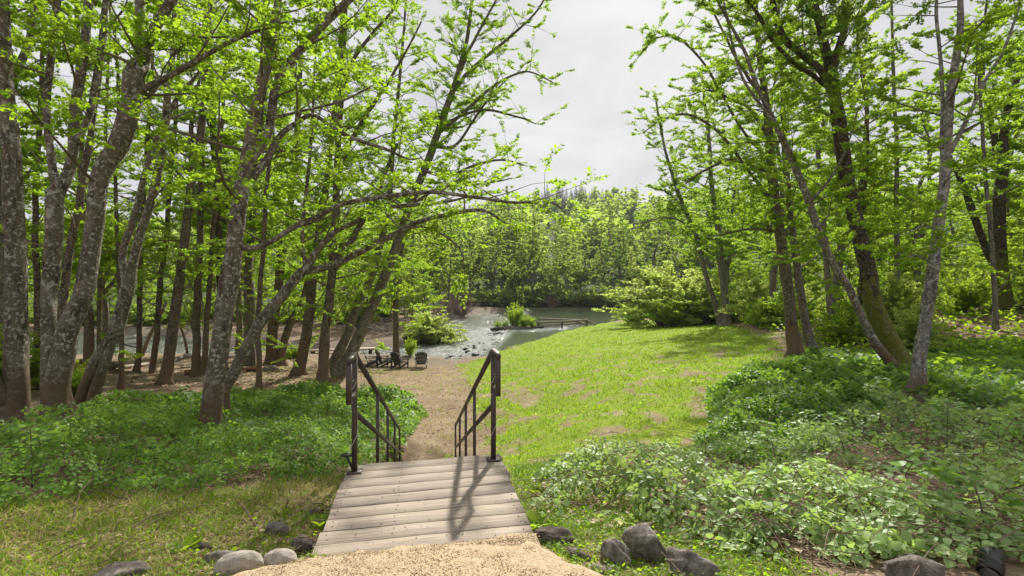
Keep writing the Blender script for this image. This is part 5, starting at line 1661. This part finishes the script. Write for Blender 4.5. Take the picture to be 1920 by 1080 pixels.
def build_railing(base, label, clabel, mirror):
    base = np.asarray(base)
    root = empty('stair_railing', (base[0], base[1], 0), 0, label, 'railing')

    def at(s, z, off=0.0):
        p = AX * s + SIDE * off
        return np.array([p[0], p[1], z])
    S_ = [1.95, 3.5, 5.1, 6.7]
    k = -0.366
    W = 0.043
    MB().bar(at(0, .002), at(0, .972), W, W, AXV, .08).build('post', M['metal'], root)
    b = MB().bar(at(-.06, 0.006), at(.06, 0.006), .12, .01)
    b.build('base_plate', M['metal'], root)
    for i, s in enumerate(S_):
        MB().bar(at(s, 1.0 + k * s - 1.35 if i < 3 else -2.42), at(s, 1.0 + k * s - .03), .038, .038, AXV, .08).build('post' if i == 3 else 'baluster', M['metal'], root)
    MB().bar(at(-.0, 1.0 - .012), at(6.72, 1.0 - .012 + k * 6.72), W, W * .9, (0, 0, 1), .1).build('handrail', M['metal'], root)
    MB().bar(at(.026, .49), at(6.68, .49 + k * 6.66), .032, .042, (0, 0, 1), .1).build('lower_rail', M['metal'], root)
    lp = MB()
    lp.bar(at(-.335, .975), at(-.0, .99), W * .96, W * .9, (0, 0, 1), .1)
    lp.bar(at(-.31, .64), at(-.31, .952), W * .98, W * .98, AXV, .08)
    lp.bar(at(-.284, .665), at(-.026, .665), W * .9, W * .9, (0, 0, 1), .1)
    lp.build('return_loop', M['metal'], root)
    # a thin cord wound round post and loop
    cd = MB()
    t = np.linspace(0, 1, 70)
    r = W * .74
    for (z0, z1, turns, ph) in ((0.03, .60, 1.6, .5), (.60, .93, 1.0, 2.2)):
        a = t * turns * 6.28 + ph
        sq = 1 / np.maximum(np.abs(np.cos(a)), np.abs(np.sin(a)))
        pts = np.array([at(r * .74 * math.sin(x) * q, z0 + (z1 - z0) * u, r * .74 * math.cos(x) * q) for x, q, u in zip(a, sq, t)])
        cd.tube(pts, np.full(len(pts), .0021), 4, False)
    sag = np.array([at(-.28 + .25 * u, .93 - .15 * u - .05 * math.sin(u * 3.14), .0) for u in np.linspace(0, 1, 12)])
    cd.tube(sag, np.full(12, .0021), 4, False)
    o = cd.build('cord', M['cord'], loc=(base[0], base[1], 0))
    tag(o, clabel, 'cord')


AXV = (AX[0], AX[1], 0)
build_railing((-1.325, 4.31), 'dark brown metal stair railing at the side of the bramble bank and alder trunks', 'thin pale cord wound round the railing post beside the bramble bank', -1)
build_railing((-0.168, 4.62), 'dark brown metal stair railing at the lawn side, casting its shadow over the planks', 'thin pale cord wound round the railing post beside the lawn', 1)

lp = P(650, 853, 4.3)
r_ = empty('path_lamp', lp, 0, 'tiny black lamp bracket fixed outside the foot of the railing post', 'lamp')
MB().bar([-.045, 0, 0], [.045, 0, 0], .06, .014).build('cap', M['black'], r_)
MB().bar([0.0, 0, -.008], P(663, 884, 4.32) - lp, .016, .016, (1, 0, 0)).build('bracket', M['black'], r_)

# bits of grit and leaf blown over the boards
rs5 = np.random.default_rng(8)
N = 70
tt = rs5.random((N, 2)) ** np.array([1.8, 1.0])
pp = (DECK['NL'][None] * (1 - tt[:, 1:]) + DECK['NR'][None] * tt[:, 1:]) * (1 - tt[:, :1]) + (DECK['FL'][None] * (1 - tt[:, 1:]) + DECK['FR'][None] * tt[:, 1:]) * tt[:, :1]
mb = MB()
for p in pp:
    s = rs5.uniform(.003, .007)
    o4 = np.array([[1, 0, 0], [0, 1, 0], [-1, 0, 0], [0, -1, 0], [0, 0, 1], [0, 0, -.4]]) * s + rs5.normal(0, s * .2, (6, 3)) + [p[0], p[1], .004]
    mb.add(o4, (), [[0, 1, 4], [1, 2, 4], [2, 3, 4], [3, 0, 4], [1, 0, 5], [2, 1, 5], [3, 2, 5], [0, 3, 5]])
tag(mb.build('grit', M['rock_pale']), 'scattered grit and small stones lying loose on the planks of the landing', 'grit', kind='stuff')

# ---------------------------------------------------------------- garden chairs by the river


def build_chair():
    root = empty('lawn_chair', (0, 0, 0))
    m = M['chair']
    sv = MB()
    for k in range(6):
        y = .26 - k * .095; z = .365 - .022 * k
        sv.bar([-.25, y, z], [.25, y, z], .082, .022, (0, .2, 1))
    sv.build('seat', m, root)
    for k in range(7):
        u = (k - 3) / 3
        hx0, hx1 = u * .20, u * .30
        top = .97 - .11 * u * u
        a = np.array([hx0, -.20, .22]); b = np.array([hx1, -.20 - .36 * (top - .22), top])
        sl = MB()
        n_ = 5
        for s in range(n_ - 1):
            pa, pb = a + (b - a) * s / (n_ - 1), a + (b - a) * (s + 1) / (n_ - 1)
            sl.bar(pa, pb, .058 + .012 * s, .02, (0, 1, .36))
        # rounded tip
        sl.bar(b, b + (b - a) * .03, .07, .02, (0, 1, .36))
        sl.build('back_slat', m, root)
    MB().bar([-.27, -.36, .60], [.27, -.36, .60], .03, .06).build('back_rail', m, root)
    MB().bar([-.23, -.235, .30], [.23, -.235, .30], .03, .06).build('back_rail', m, root)
    for s in (-1, 1):
        ar = MB()
        ar.bar([s * .33, .36, .555], [s * .335, -.30, .535], .125, .026)
        ar.bar([s * .33, .36, .555], [s * .33, .40, .550], .085, .024)
        ar.build('armrest', m, root)
        MB().bar([s * .31, .29, 0], [s * .315, .29, .545], .032, .095, (0, 1, 0)).build('leg', m, root)
        MB().bar([s * .275, .31, .33], [s * .275, -.46, .02], .03, .10).build('leg', m, root)
        MB().bar([s * .325, -.28, .525], [s * .275, -.36, .60], .03, .05).build('arm_bracket', m, root)
    return root


CH = build_chair()
for i, (px, py, d, rz, lab) in enumerate([
        (697, 689, 28.6, -72, 'charcoal slatted lawn chair seen almost side-on, closest to the leaning trunks'),
        (721, 690, 28.9, -55, 'charcoal slatted lawn chair turned three-quarters, between the side-on chair and the next'),
        (750, 691, 28.4, -34, 'charcoal slatted lawn chair with its broad fan back towards us and its arm reaching out'),
        (790, 690, 28.8, 10, 'charcoal slatted lawn chair standing apart, its fan back squarely towards us, nearest the rapids')]):
    o = CH if i == 0 else copy_tree(CH)
    x = (px - 960) / F * d
    o.location = (x, d, Hs(x, d) - 0.01)
    o.rotation_euler = (0, 0, R(rz))
    tag(o, lab, 'chair', 'lawn chairs facing the river')

# ---------------------------------------------------------------- rocks


def rock(name, px, py, d, w, dp, h, mat, label, seed=0, cuts=7, sink=0.3, rz=None, cat='rock', rough=0.10, group=None, base=None, sub=4):
    cuts = cuts * 2
    rs = np.random.default_rng(seed)
    bm = bmesh.new()
    bmesh.ops.create_icosphere(bm, subdivisions=sub, radius=1)
    dirs = unit(rs.normal(0, 1, (cuts, 3))) if cuts else np.zeros((0, 3))
    off = rs.uniform(0.50, 0.82, cuts)
    for v in bm.verts:
        p = np.array(v.co)
        r = 1.0
        for q, o_ in zip(dirs, off):
            c = p @ q
            if c > 0.05: r = min(r, o_ / c)
        k = float(fbm(np.array([p[0] * 1.6 + seed]), np.array([p[1] * 1.6 + p[2] * 1.9 + 3.1]), seed, 4)[0]) - 0.5
        k2 = float(fbm(np.array([p[0] * 6 + seed]), np.array([p[1] * 6 + p[2] * 6.9]), seed, 3)[0]) - 0.5
        r *= 1 + rough * 2 * k + (0.10 * k2 if cuts else 0)
        v.co = Vector(p * r * np.array([w / 2, dp / 2, h / 2]))
    me = bpy.data.meshes.new(name)
    bm.to_mesh(me); bm.free()
    me.polygons.foreach_set('use_smooth', np.full(len(me.polygons), cuts == 0 or sub > 2))
    x = (px - 960) / F * d
    z = Hs(x, d) if base is None else base
    o = obj(name, me, M[mat], None, (x, d, z + h * (0.5 - sink)))
    o.rotation_euler = (rs.uniform(-.12, .12), rs.uniform(-.12, .12), rs.uniform(0, 6.28) if rz is None else rz)
    return tag(o, label, cat, group)


def rk_at(px, pyb, wpx, hpx, mat, label, seed, cuts=7, depth=1.0, name='rock', rz=0.0, sink=0.3, **k):
    g = G(px, pyb)
    d = g[1] + 0.04
    w = wpx / F * d; h = hpx / F * d * 1.25
    return rock(name, px, pyb, d, w, w * depth, h, mat, label, seed, cuts, sink, rz, **k)


rk_at(448, 1084, 86, 46, 'rock_pale', 'large smooth pale cobble at the border of the gravel, left of the landing', 1, 0, .5, 'cobble', .45, .28)
rk_at(525, 1066, 68, 34, 'rock_pale', 'smaller flat pale cobble touching the gravel, next to the large smooth one', 2, 0, .6, 'cobble', -.1, .3)
rk_at(566, 1042, 40, 32, 'rock_grey', 'round grey cobble tucked against the corner of the landing', 3, 0, .8, 'cobble', 0, .3)
rk_at(225, 1096, 96, 42, 'rock_grey', 'broad brown flat-topped rock in the grass, farthest left', 4, 6, .7, 'rock', .2, .35)
rk_at(408, 1062, 78, 30, 'rock_grey', 'low dark ledge of rock in the grass behind the large pale cobble', 5, 7, .5, 'rock', .35, .45)
rk_at(380, 1040, 34, 22, 'rock_grey', 'small grey stone half hidden in the rough grass', 6, 6, .8)
rk_at(512, 1006, 56, 30, 'rock_grey', 'half-buried grey rock in the grass between cobbles and brambles', 7, 6, .6, 'rock', .1, .4)
rk_at(592, 972, 34, 16, 'rock_dark', 'small dark rock against the edge of the planks', 8, 6, .7)
rk_at(1040, 1022, 80, 34, 'rock_dark', 'dark knobbly rock at the right corner of the landing', 9, 8, .6, 'rock', -.3, .35, rough=.25)
rk_at(1085, 1052, 66, 22, 'rock_dark', 'low dark edging stone along the gravel, behind the flat one', 10, 7, .5, 'rock', -.6, .4, rough=.25)
rk_at(1130, 1078, 60, 18, 'rock_grey', 'flat grey edging stone where the gravel leaves the picture', 11, 7, .5, 'rock', -.5, .45)
rk_at(1208, 1050, 104, 70, 'rock_grey', 'big brown-grey boulder with a sloping top in front of the bramble', 12, 8, .8, 'boulder', .2, .28, rough=.16)
rk_at(1160, 1062, 70, 54, 'rock_grey', 'slanting slab leaning against the big boulder', 13, 5, .6, 'rock', -.5, .3)
rk_at(1290, 1084, 112, 56, 'rock_grey', 'rounded mottled boulder at the lower border, right of the big sloping one', 14, 6, .8, 'boulder', .1, .3, rough=.18)
rk_at(1722, 1086, 138, 48, 'rock_grey', 'long low boulder under the pale bramble leaves beside the black spotlight', 15, 6, .6, 'boulder', -.1, .3)
# rocks in the rapids
for i, (px, py, w, h, lab) in enumerate([
        (890, 671, 26, 12, 'largest dark wet rock breaking the rapids just behind the right railing'), (881, 678, 15, 6, 'low dark rock below the largest wet one'),
        (897, 681, 20, 7, 'flat dark rock where the rapids meet the grass'), (864, 682, 13, 5, 'small dark rock at the shore left of the railing top'),
        (841, 631, 10, 7, 'lone dark rock or stub in the silver water'), (931, 625, 26, 4, 'flat dark ledge in the water left of the green islet'),
        (908, 661, 10, 4, 'small wet rock at the foot of the white water'), (925, 650, 9, 4, 'tiny wet rock midway up the weir')]):
    d = 4.98 * F / (py - 540)
    x = (px - 960) / F * d
    rock('river_rock', px, py, d, w / F * d, w / F * d * .8, h / F * d * 2.0, 'rock_wet', lab, 30 + i, 7, 0.5, None, 'rock', .2, 'rocks in the rapids', base=float(WL(x, d)), sub=2)
rsw = np.random.default_rng(77)
for i in range(34):
    y = rsw.uniform(34, 60)
    x = float(np.interp(y, [w[0] for w in WEIR], [w[1] for w in WEIR])) + rsw.uniform(-2.2, 0.4)
    s = rsw.uniform(.25, .75)
    rock('river_rock', 960 + x / y * F, 0, y, s, s * .8, s * .55, 'rock_wet', 'one of the small dark stones strewn through the white water of the weir', 50 + i, 6, .55, None, 'rock', .2, 'stones of the weir', base=float(WL(x, y)), sub=2)

# ---------------------------------------------------------------- the green islet and the pole rails in the river
rock('islet', 965, 0, 61, 5.4, 2.6, 0.9, 'rock_dark', 'low dark islet of stones carrying the green plants in the river', 90, 0, .62, 0.1, 'islet', .2, base=-3.3)
for px, d, src, s, sxy, lab in [(965, 61.3, BUSH[0], 1.2, .62, 'tall fresh green bush on the river islet'), (982, 61.0, BUSH[0], .62, .9, 'lower rounded bush on the islet beside the tall one'),
                                (998, 61.2, BUSH[0], .55, .8, 'small green bush at the islet end touching the pole rails'), (946, 60.8, BUSH[1], .55, .7, 'little dark green tussock on the islet, nearer the bank'),
                                (934, 60.6, BUSH[1], .5, .7, 'smallest dark tussock at the tip of the islet')]:
    ST.put(src, (px - 960) / F * d, d, s, label=lab, cat='bush', z=-3.1, sxy=sxy)


def pole_rails():
    d = 62
    o = P(1054, 610, d)
    root = empty('pole_rails', o, 0, 'broken wooden pole rails standing in the river beside the islet', 'fence')

    def pole(name, pts, r, mat='drift'):
        MB().tube(catmull(np.array(pts) - o, .5), np.full(len(catmull(np.array(pts) - o, .5)), r), 7, True, .12).build(name, M[mat], root, True)
    for px, y0, y1 in ((1010, 603, 622), (1054, 598, 620), (1100, 599, 618)):
        pole('post', [P(px, y0, d), P(px, (y0 + y1) / 2, d), P(px, y1, d)], .14, 'rock_dark')
    pole('rail', [P(1008, 604.5, d - .2), P(1054, 603, d - .2), P(1102, 600, d - .2)], .13)
    pole('brace', [P(1099, 600, d - .1), P(1108, 604, d), P(1120, 611, d)], .11)
    pole('rail', [P(1010, 597, d + 6), P(1054, 599, d + 5), P(1100, 601, d + 1)], .12)
    pole('brace', [P(1078, 605, d + 2), P(1088, 604, d + 1), P(1098, 609, d + .4)], .11)
    pole('rail', [P(1018, 609, d + 1.6), P(1050, 608, d + 1.6), P(1090, 606, d + 1.6)], .09)
    pole('fallen_rail', [P(978, 616.5, d - .6), P(998, 614.5, d - .5), P(1019, 612.5, d - .4)], .16, 'rock_dark')


pole_rails()

# ---------------------------------------------------------------- wood lying about


def log(name, pts, r, mat, label, cat='log', group=None, lump=.12, r1=None):
    pts = catmull(np.array(pts, float), max(.15, r))
    base = pts.mean(0)
    b = MB().tube(pts - base, np.linspace(r, r1 or r, len(pts)), 8, True, lump, 3)
    return tag(b.build(name, M[mat], None, True, loc=base), label, cat, group)


def on(px, py, lift=0.0):
    g = G(px, py)
    return np.array([g[0], g[1], g[2] + lift])


log('fallen_log', [on(322, 682, .12), on(342, 674, .14), on(362, 669, .12)], .13, 'bark_grey', 'dark fallen log on the mud flat right behind the tilted brown trunk')
log('fallen_log', [on(230, 692, .08), on(270, 687, .09), on(304, 680, .08)], .08, 'drift', 'thin pale fallen pole lying across the mud flat by the slim pair')
log('fallen_log', [on(395, 676, .08), on(440, 671, .12), on(470, 668, .1)], .09, 'bark_grey', 'grey fallen pole between the lichen-blotched trunk and the back channel')
a = on(264, 668)
log('dead_trunk', [a - [0, 0, .2], P(276, 640, a[1]), P(294, 604, a[1] + .5), P(312, 566, a[1] + 1.0)], .14, 'bark_brown', 'bare dead trunk leaning sideways between the slim pair by the water', 'tree', None, .1, .08)
a = on(354, 671)
log('dead_trunk', [a - [0, 0, .2], P(346, 635, a[1]), P(335, 603, a[1]), P(326, 575, a[1])], .09, 'bark_brown', 'thin dead pole leaning the opposite way behind the tilted brown trunk', 'tree', None, .1, .05)
log('broken_branch', [on(1752, 688, .04), on(1768, 684, .05), on(1790, 682, .04)], .03, 'drift', 'short whitish broken branch at the foot of the pale trunk', 'branch')
log('broken_branch', [on(1535, 664, .05), on(1550, 659, .06)], .04, 'rock_pale', 'whitish stick beside the slimmer trunk of the close pair', 'branch')
b0 = on(352, 703)
log('wood_round', [b0 + [-.11, 0, .1], b0 + [.11, .05, .1]], .11, 'redwood', 'reddish sawn wood round at the foot of the upright brown trunk', 'log')

# stacked firewood
G_FW = 'stacked firewood'
fw = [(150, 694), (157, 697), (164, 697), (171, 696), (153, 687), (161, 689), (168, 688), (158, 681), (165, 680), (172, 683), (196, 697), (204, 698), (200, 690), (212, 703), (207, 693), (186, 700), (192, 692), (180, 694)]
rf = np.random.default_rng(4)
for i, (px, py) in enumerate(fw):
    d = 20.0 + rf.uniform(-.06, .06)
    c = P(px, py, d)
    c[2] += Hs(P(175, 700, 20)[0], 20) - P(175, 702, 20)[2] + .04
    r = rf.uniform(.075, .10) if px < 195 else rf.uniform(.09, .115)
    v = np.array([rf.uniform(-.08, .25), 1.0, rf.uniform(-.03, .03)]) * .25
    root = empty('firewood_log', c, 0, 'one of the round firewood logs in the stack behind the slanting stem, cut end showing', 'log', G_FW)
    MB().tube([-v * .96, v * 0, v], [r, r * 1.03, r], 9, True, .1, i).build('bark', M['bark_brown'], root, True)
    MB().tube([-v * 1.0, -v * .955], [r * .9, r * .92], 9, True).build('cut_end', M['cutwood'], root)


def on_bench():
    g = on(482, 697)
    root = empty('log_bench', g, 0, 'low reddish plank bench propped on stones on the tan bank', 'bench')
    d = g[1]
    MB().bar(P(449, 691, d) - g, P(491, 689.5, d) - g, .3, .11).build('plank', M['redwood'], root)
    MB().bar(P(490, 689.0, d + .3) - g, P(516, 687.5, d + .4) - g, .28, .09).build('plank', M['drift'], root)
    for i, (px, w) in enumerate(((470, .34), (500, .32), (516, .36))):
        bm = bmesh.new(); bmesh.ops.create_icosphere(bm, subdivisions=2, radius=1)
        for v in bm.verts:
            k = 1 + .25 * (float(vnoise(v.co.x * 1.5 + i * 5, v.co.y * 1.5 + v.co.z, 4)) - .5)
            v.co = Vector((v.co.x * w * .55 * k, v.co.y * w * .5 * k, v.co.z * .17 * k))
        me = bpy.data.meshes.new('stone'); bm.to_mesh(me); bm.free()
        obj('stone', me, M['rock_grey'], root, tuple(P(px, 695.5, d + .1) - g))


on_bench()


def plank_table():
    d = 33.0
    g = np.array([(640 - 960) / F * d, d, Hs((640 - 960) / F * d, d)])
    root = empty('plank_table', g, 0, 'long pale plank table by the back channel, behind the bank trunks', 'table')
    z = EYE - (657 - 540) / F * d
    a = P(579, 657.5, d); b = P(703, 653, d + 1.0)
    MB().bar(a - g, b - g, .55, .09).build('tabletop', M['paleplank'], root)
    for t in (.06, .5, .93):
        q = a + (b - a) * t
        MB().bar([q[0] - g[0], q[1] - g[1], Hs(q[0], q[1]) - .1 - g[2]], [q[0] - g[0], q[1] - g[1], q[2] - g[2] - .05], .22, .22, (0, 1, 0)).build('leg', M['rock_dark'], root)


plank_table()


def stump():
    d = 46.0
    g = P(767, 641, d)
    root = empty('uprooted_stump', g, 0, 'uprooted tree stump with a dark round root plate on the brown bank', 'stump')
    bm = bmesh.new(); bmesh.ops.create_icosphere(bm, subdivisions=4, radius=1)
    for v in bm.verts:
        k = 1 + .55 * (float(fbm(np.array([v.co.x * 2.2 + 3]), np.array([v.co.y * 2 + v.co.z * 2.4]), 6, 4)[0]) - .5)
        v.co = Vector((v.co.x * .62 * k, v.co.y * .55 * k, v.co.z * .72 * k))
    me = bpy.data.meshes.new('root_plate'); bm.to_mesh(me); bm.free()
    obj('root_plate', me, M['rootsoil'], root)
    MB().tube(catmull(np.array([[.2, .2, -.15], [1.2, .6, -.25], [2.5, 1.0, -.42]]), .3), np.linspace(.42, .28, len(catmull(np.array([[.2, .2, -.15], [1.2, .6, -.25], [2.5, 1.0, -.42]]), .3))), 10, True, .15).build('trunk', M['bark_brown'], root, True)
    rr = np.random.default_rng(3)
    for k in range(16):
        a = rr.uniform(0, 6.28)
        e = np.array([-.3 - rr.uniform(0, .5), rr.uniform(-.5, .1), 0]) + np.array([0, 0, 1]) * math.sin(a) * rr.uniform(.7, 1.2) + np.array([1, 0, 0]) * math.cos(a) * rr.uniform(.4, .9)
        MB().tube(catmull(np.array([[0, 0, 0], e * .6 + rr.normal(0, .08, 3), e]), .2), np.linspace(.06, .012, len(catmull(np.array([[0, 0, 0], e * .6, e]), .2))) if False else np.linspace(.06, .012, len(catmull(np.array([[0, 0, 0], e * .6, e]), .2))), 5, False) if False else None
        pts = catmull(np.array([np.zeros(3), e * .6 + rr.normal(0, .08, 3), e]), .2)
        MB().tube(pts, np.linspace(.06, .012, len(pts)), 5, False).build('root', M['drift'], root)


stump()


def sticks(name, label, n, where, lmin, lmax, r, mat, seed, up=.25, cat='twigs'):
    rr = np.random.default_rng(seed)
    b = MB()
    for k in range(n):
        p = where(rr)
        a = rr.uniform(0, 6.28); L = rr.uniform(lmin, lmax)
        e = np.array([math.cos(a) * L, math.sin(a) * L, abs(rr.normal(0, up)) * L])
        q = p + e
        q[2] = max(q[2], Hs(q[0], q[1]) + .01)
        m_ = (p + q) / 2 + rr.normal(0, .07 * L, 3) + [0, 0, .02]
        b.tube(catmull(np.array([p, m_, q]), L / 4), np.linspace(r, r * .4, len(catmull(np.array([p, m_, q]), L / 4))) * rr.uniform(.6, 1.3), 4, False)
    return tag(b.build(name, M[mat]), label, cat, kind='stuff')


def spread(poly, lift=.02):
    pl = np.asarray(poly)

    def f(rr):
        while True:
            x, y = rr.uniform(pl[:, 0].min(), pl[:, 0].max()), rr.uniform(pl[:, 1].min(), pl[:, 1].max())
            if float(poly_sd(np.array([x]), np.array([y]), poly)[0]) > 0:
                return np.array([x, y, Hs(x, y) + rr.uniform(.2, 1.5) * lift])
    return f


sticks('driftwood_twigs', 'tangled grey driftwood and roots heaped on the brown bank left of the uprooted stump', 150, spread([(-14.5, 47.5), (-8.5, 47), (-8, 51), (-13, 54), (-17, 54)], .35), .8, 3.0, .05, 'drift', 1, .25)
sticks('driftwood_twigs', 'bleached sticks strewn over the mud flat between the alder trunks', 170, spread(GP([(200, 690), (440, 690), (560, 680), (440, 668), (220, 672)]), .03), .3, 1.6, .02, 'drift', 2, .06)
sticks('dead_twigs', 'heap of reddish-brown dead twigs beside the pale trunk on the right', 320, spread(GP([(1640, 735), (1700, 770), (1920, 840), (1990, 800), (1840, 760), (1730, 745)]), .10), .2, .8, .007, 'cane', 3, .06)
sticks('dead_twigs', 'brown twigs lying among the pale bramble leaves near the boulders', 220, spread(GP([(1230, 985), (1480, 960), (1900, 960), (1920, 1060), (1640, 1062), (1380, 1030)]), .12), .2, .7, .004, 'cane', 4, .15)
sticks('dead_twigs', 'dead sticks in the rough grass beside the left bramble bank', 60, spread(NEARL, .02), .15, .6, .005, 'cane', 5, .2)


# ---------------------------------------------------------------- tall shoots standing out of the bramble
def shoot(px, py, h, label, seed, leaf=.075, lean=.5):
    rr = np.random.default_rng(seed)
    g = on(px, py)
    root = empty('bramble_shoot', g, 0, label, 'bramble')
    a = rr.uniform(0, 6.28)
    pts = catmull(np.array([[0, 0, -.05], [math.cos(a) * h * lean * .25, math.sin(a) * h * lean * .25, h * .55], [math.cos(a) * h * lean * .7, math.sin(a) * h * lean * .7, h * .95], [math.cos(a) * h * lean * 1.2, math.sin(a) * h * lean * 1.2, h]]), .06)
    st = MB().tube(pts, np.linspace(.006, .0025, len(pts)), 5, False)
    pk = []
    n = int(h * 34)
    for k in range(n):
        i = int(len(pts) * rr.uniform(.35, .99))
        th = k * 2.4 + rr.normal(0, .3)
        d = np.array([math.cos(th), math.sin(th), rr.uniform(-.1, .35)])
        pet = pts[i] + d * rr.uniform(.05, .12)
        st.tube([pts[i], pet], [.0018, .0014], 3, False)
        nr = unit(np.array([0, 0, 1.0]) + rr.normal(0, .3, 3))
        s_ = leaf * rr.uniform(.7, 1.25)
        for ang, q in ((0, 1.0), (1.2, .85), (-1.2, .85)):
            ca, sa = math.cos(ang), math.sin(ang)
            d3 = np.array([d[0] * ca - d[1] * sa, d[0] * sa + d[1] * ca, d[2] - .1])
            pk.append((pet + d3 * s_ * .2, d3, nr + rr.normal(0, .15, 3), s_ * q))
    obj('stem', st.mesh('stem', True), M['cane'], root)
    obj('foliage', leaf_mesh('foliage', [leaf_arrays(np.array([p[0] for p in pk]), np.array([p[1] for p in pk]), np.array([p[2] for p in pk]), np.array([p[3] for p in pk]), OVATE_V, OVATE_F)]), M['leaf_bramble'], root)


for i, (px, py, h, lab) in enumerate([
        (1775, 870, .75, 'tallest upright bramble shoot with broad leaves, in front of the reddish dead twigs'), (1860, 900, .7, 'leafy bramble shoot nearest the right border, before the dead twigs'),
        (1590, 880, .55, 'bramble shoot rising mid-way along the pale bramble mass'), (1680, 960, .5, 'arching bramble shoot above the long low boulder'), (1850, 1010, .45, 'low bramble shoot with big leaves just behind the black spotlight'),
        (1400, 980, .4, 'short bramble shoot behind the rounded mottled boulder'), (60, 915, .55, 'bramble shoot in front of the massive twin-stemmed alder'), (250, 900, .5, 'bramble shoot at the front of the left bank, below the slanting alder'),
        (540, 900, .45, 'bramble shoot at the front of the left bank close to the landing'), (1460, 900, .5, 'bramble shoot at the crest of the right mound below the close pair')]):
    shoot(px, py, h, lab, 200 + i, .085 if px > 1600 else .07)


def dock(px, py, label, seed, leaf=.12, n=9):
    rr = np.random.default_rng(seed)
    g = on(px, py)
    th = np.arange(n) * 2.4 + rr.normal(0, .2, n)
    d = np.stack([np.cos(th), np.sin(th), rr.uniform(.35, 1.1, n)], -1)
    nr = np.stack([-np.cos(th) * .6, -np.sin(th) * .6, np.ones(n)], -1)
    o = obj('dock_plant', leaf_mesh('dock_plant', [leaf_arrays(np.zeros((n, 3)) + d * .015, d, nr, leaf * rr.uniform(.7, 1.2, n), OVATE_V, OVATE_F, width=.7)]), M['leaf_fresh'], None, tuple(g))
    tag(o, label, 'plant')


dock(1000, 992, 'broad-leaved green dock plant against the right edge of the planks', 1)
dock(1010, 930, 'second broad-leaved weed beside the planks, further from the gravel', 2, .09)
dock(345, 1035, 'broad-leaved weed in the rough grass near the brown flat rock', 3, .09)
dock(600, 990, 'leafy weed at the left edge of the planks', 4, .10)


# ---------------------------------------------------------------- black garden spotlight at the lower right
def spotlight():
    g = on(1868, 1085)
    g = g + np.array([0.02, .06, -.085])
    root = empty('garden_spotlight', g, 0, 'black hooded garden spotlight half hidden in the bramble by the low boulder', 'lamp')
    MB().tube([[0, 0, -.1], [0, 0, .05]], [.012, .012], 8).build('stake', M['black'], root, True)
    ax = unit(np.array([.55, .5, .28]))
    c = np.array([0, 0, .085])
    MB().tube([c - ax * .085, c - ax * .07, c + ax * .03, c + ax * .035], [.03, .042, .05, .05], 18, True).build('housing', M['black'], root, True)
    # open hood: upper part of a tube
    s = unit(np.cross(ax, [0, 0, 1.0])); u = np.cross(s, ax)
    V = []; Q = []
    aa = np.linspace(-.5, 3.64, 15)
    for rad in (.058, .054):
        for t, ext in ((-.02, 0), (.11, .04)):
            for x in aa:
                V.append(c + ax * (t + ext * math.sin(x)) + s * math.cos(x) * rad + u * math.sin(x) * rad)
    k = len(aa)
    for i in range(k - 1):
        Q.append((i, i + 1, k + i + 1, k + i)); Q.append((2 * k + i, 3 * k + i, 3 * k + i + 1, 2 * k + i + 1)); Q.append((k + i, k + i + 1, 3 * k + i + 1, 3 * k + i)); Q.append((i, 2 * k + i, 2 * k + i + 1, i + 1))
    b = MB(); b.add(V, Q); b.build('hood', M['black'], root, True)


spotlight()


# ---------------------------------------------------------------- air between here and the ridge
def haze():
    m, n, l, out = nt('thin_haze')
    pv = n.new('ShaderNodeVolumePrincipled')
    pv.inputs['Color'].default_value = (0.9, 0.93, 1.0, 1)
    pv.inputs['Density'].default_value = HAZE
    l.new(pv.outputs[0], out.inputs['Volume'])
    gz = np.array([v.co.z for v in bpy.data.objects['ground'].data.vertices])
    a, b, zt = 660.0, gz.min() - 1.0, gz.max() + 32
    V = [(x, y, z) for z in (b, zt) for x, y in ((-a, -a), (a, -a), (a, a), (-a, a))]
    Q = [(3, 2, 1, 0), (4, 5, 6, 7), (0, 1, 5, 4), (1, 2, 6, 5), (2, 3, 7, 6), (3, 0, 4, 7)]
    tag(obj('haze', mesh_np('haze', V, np.array(Q)), m), kind='stuff')


HAZE = 0.0002
haze()
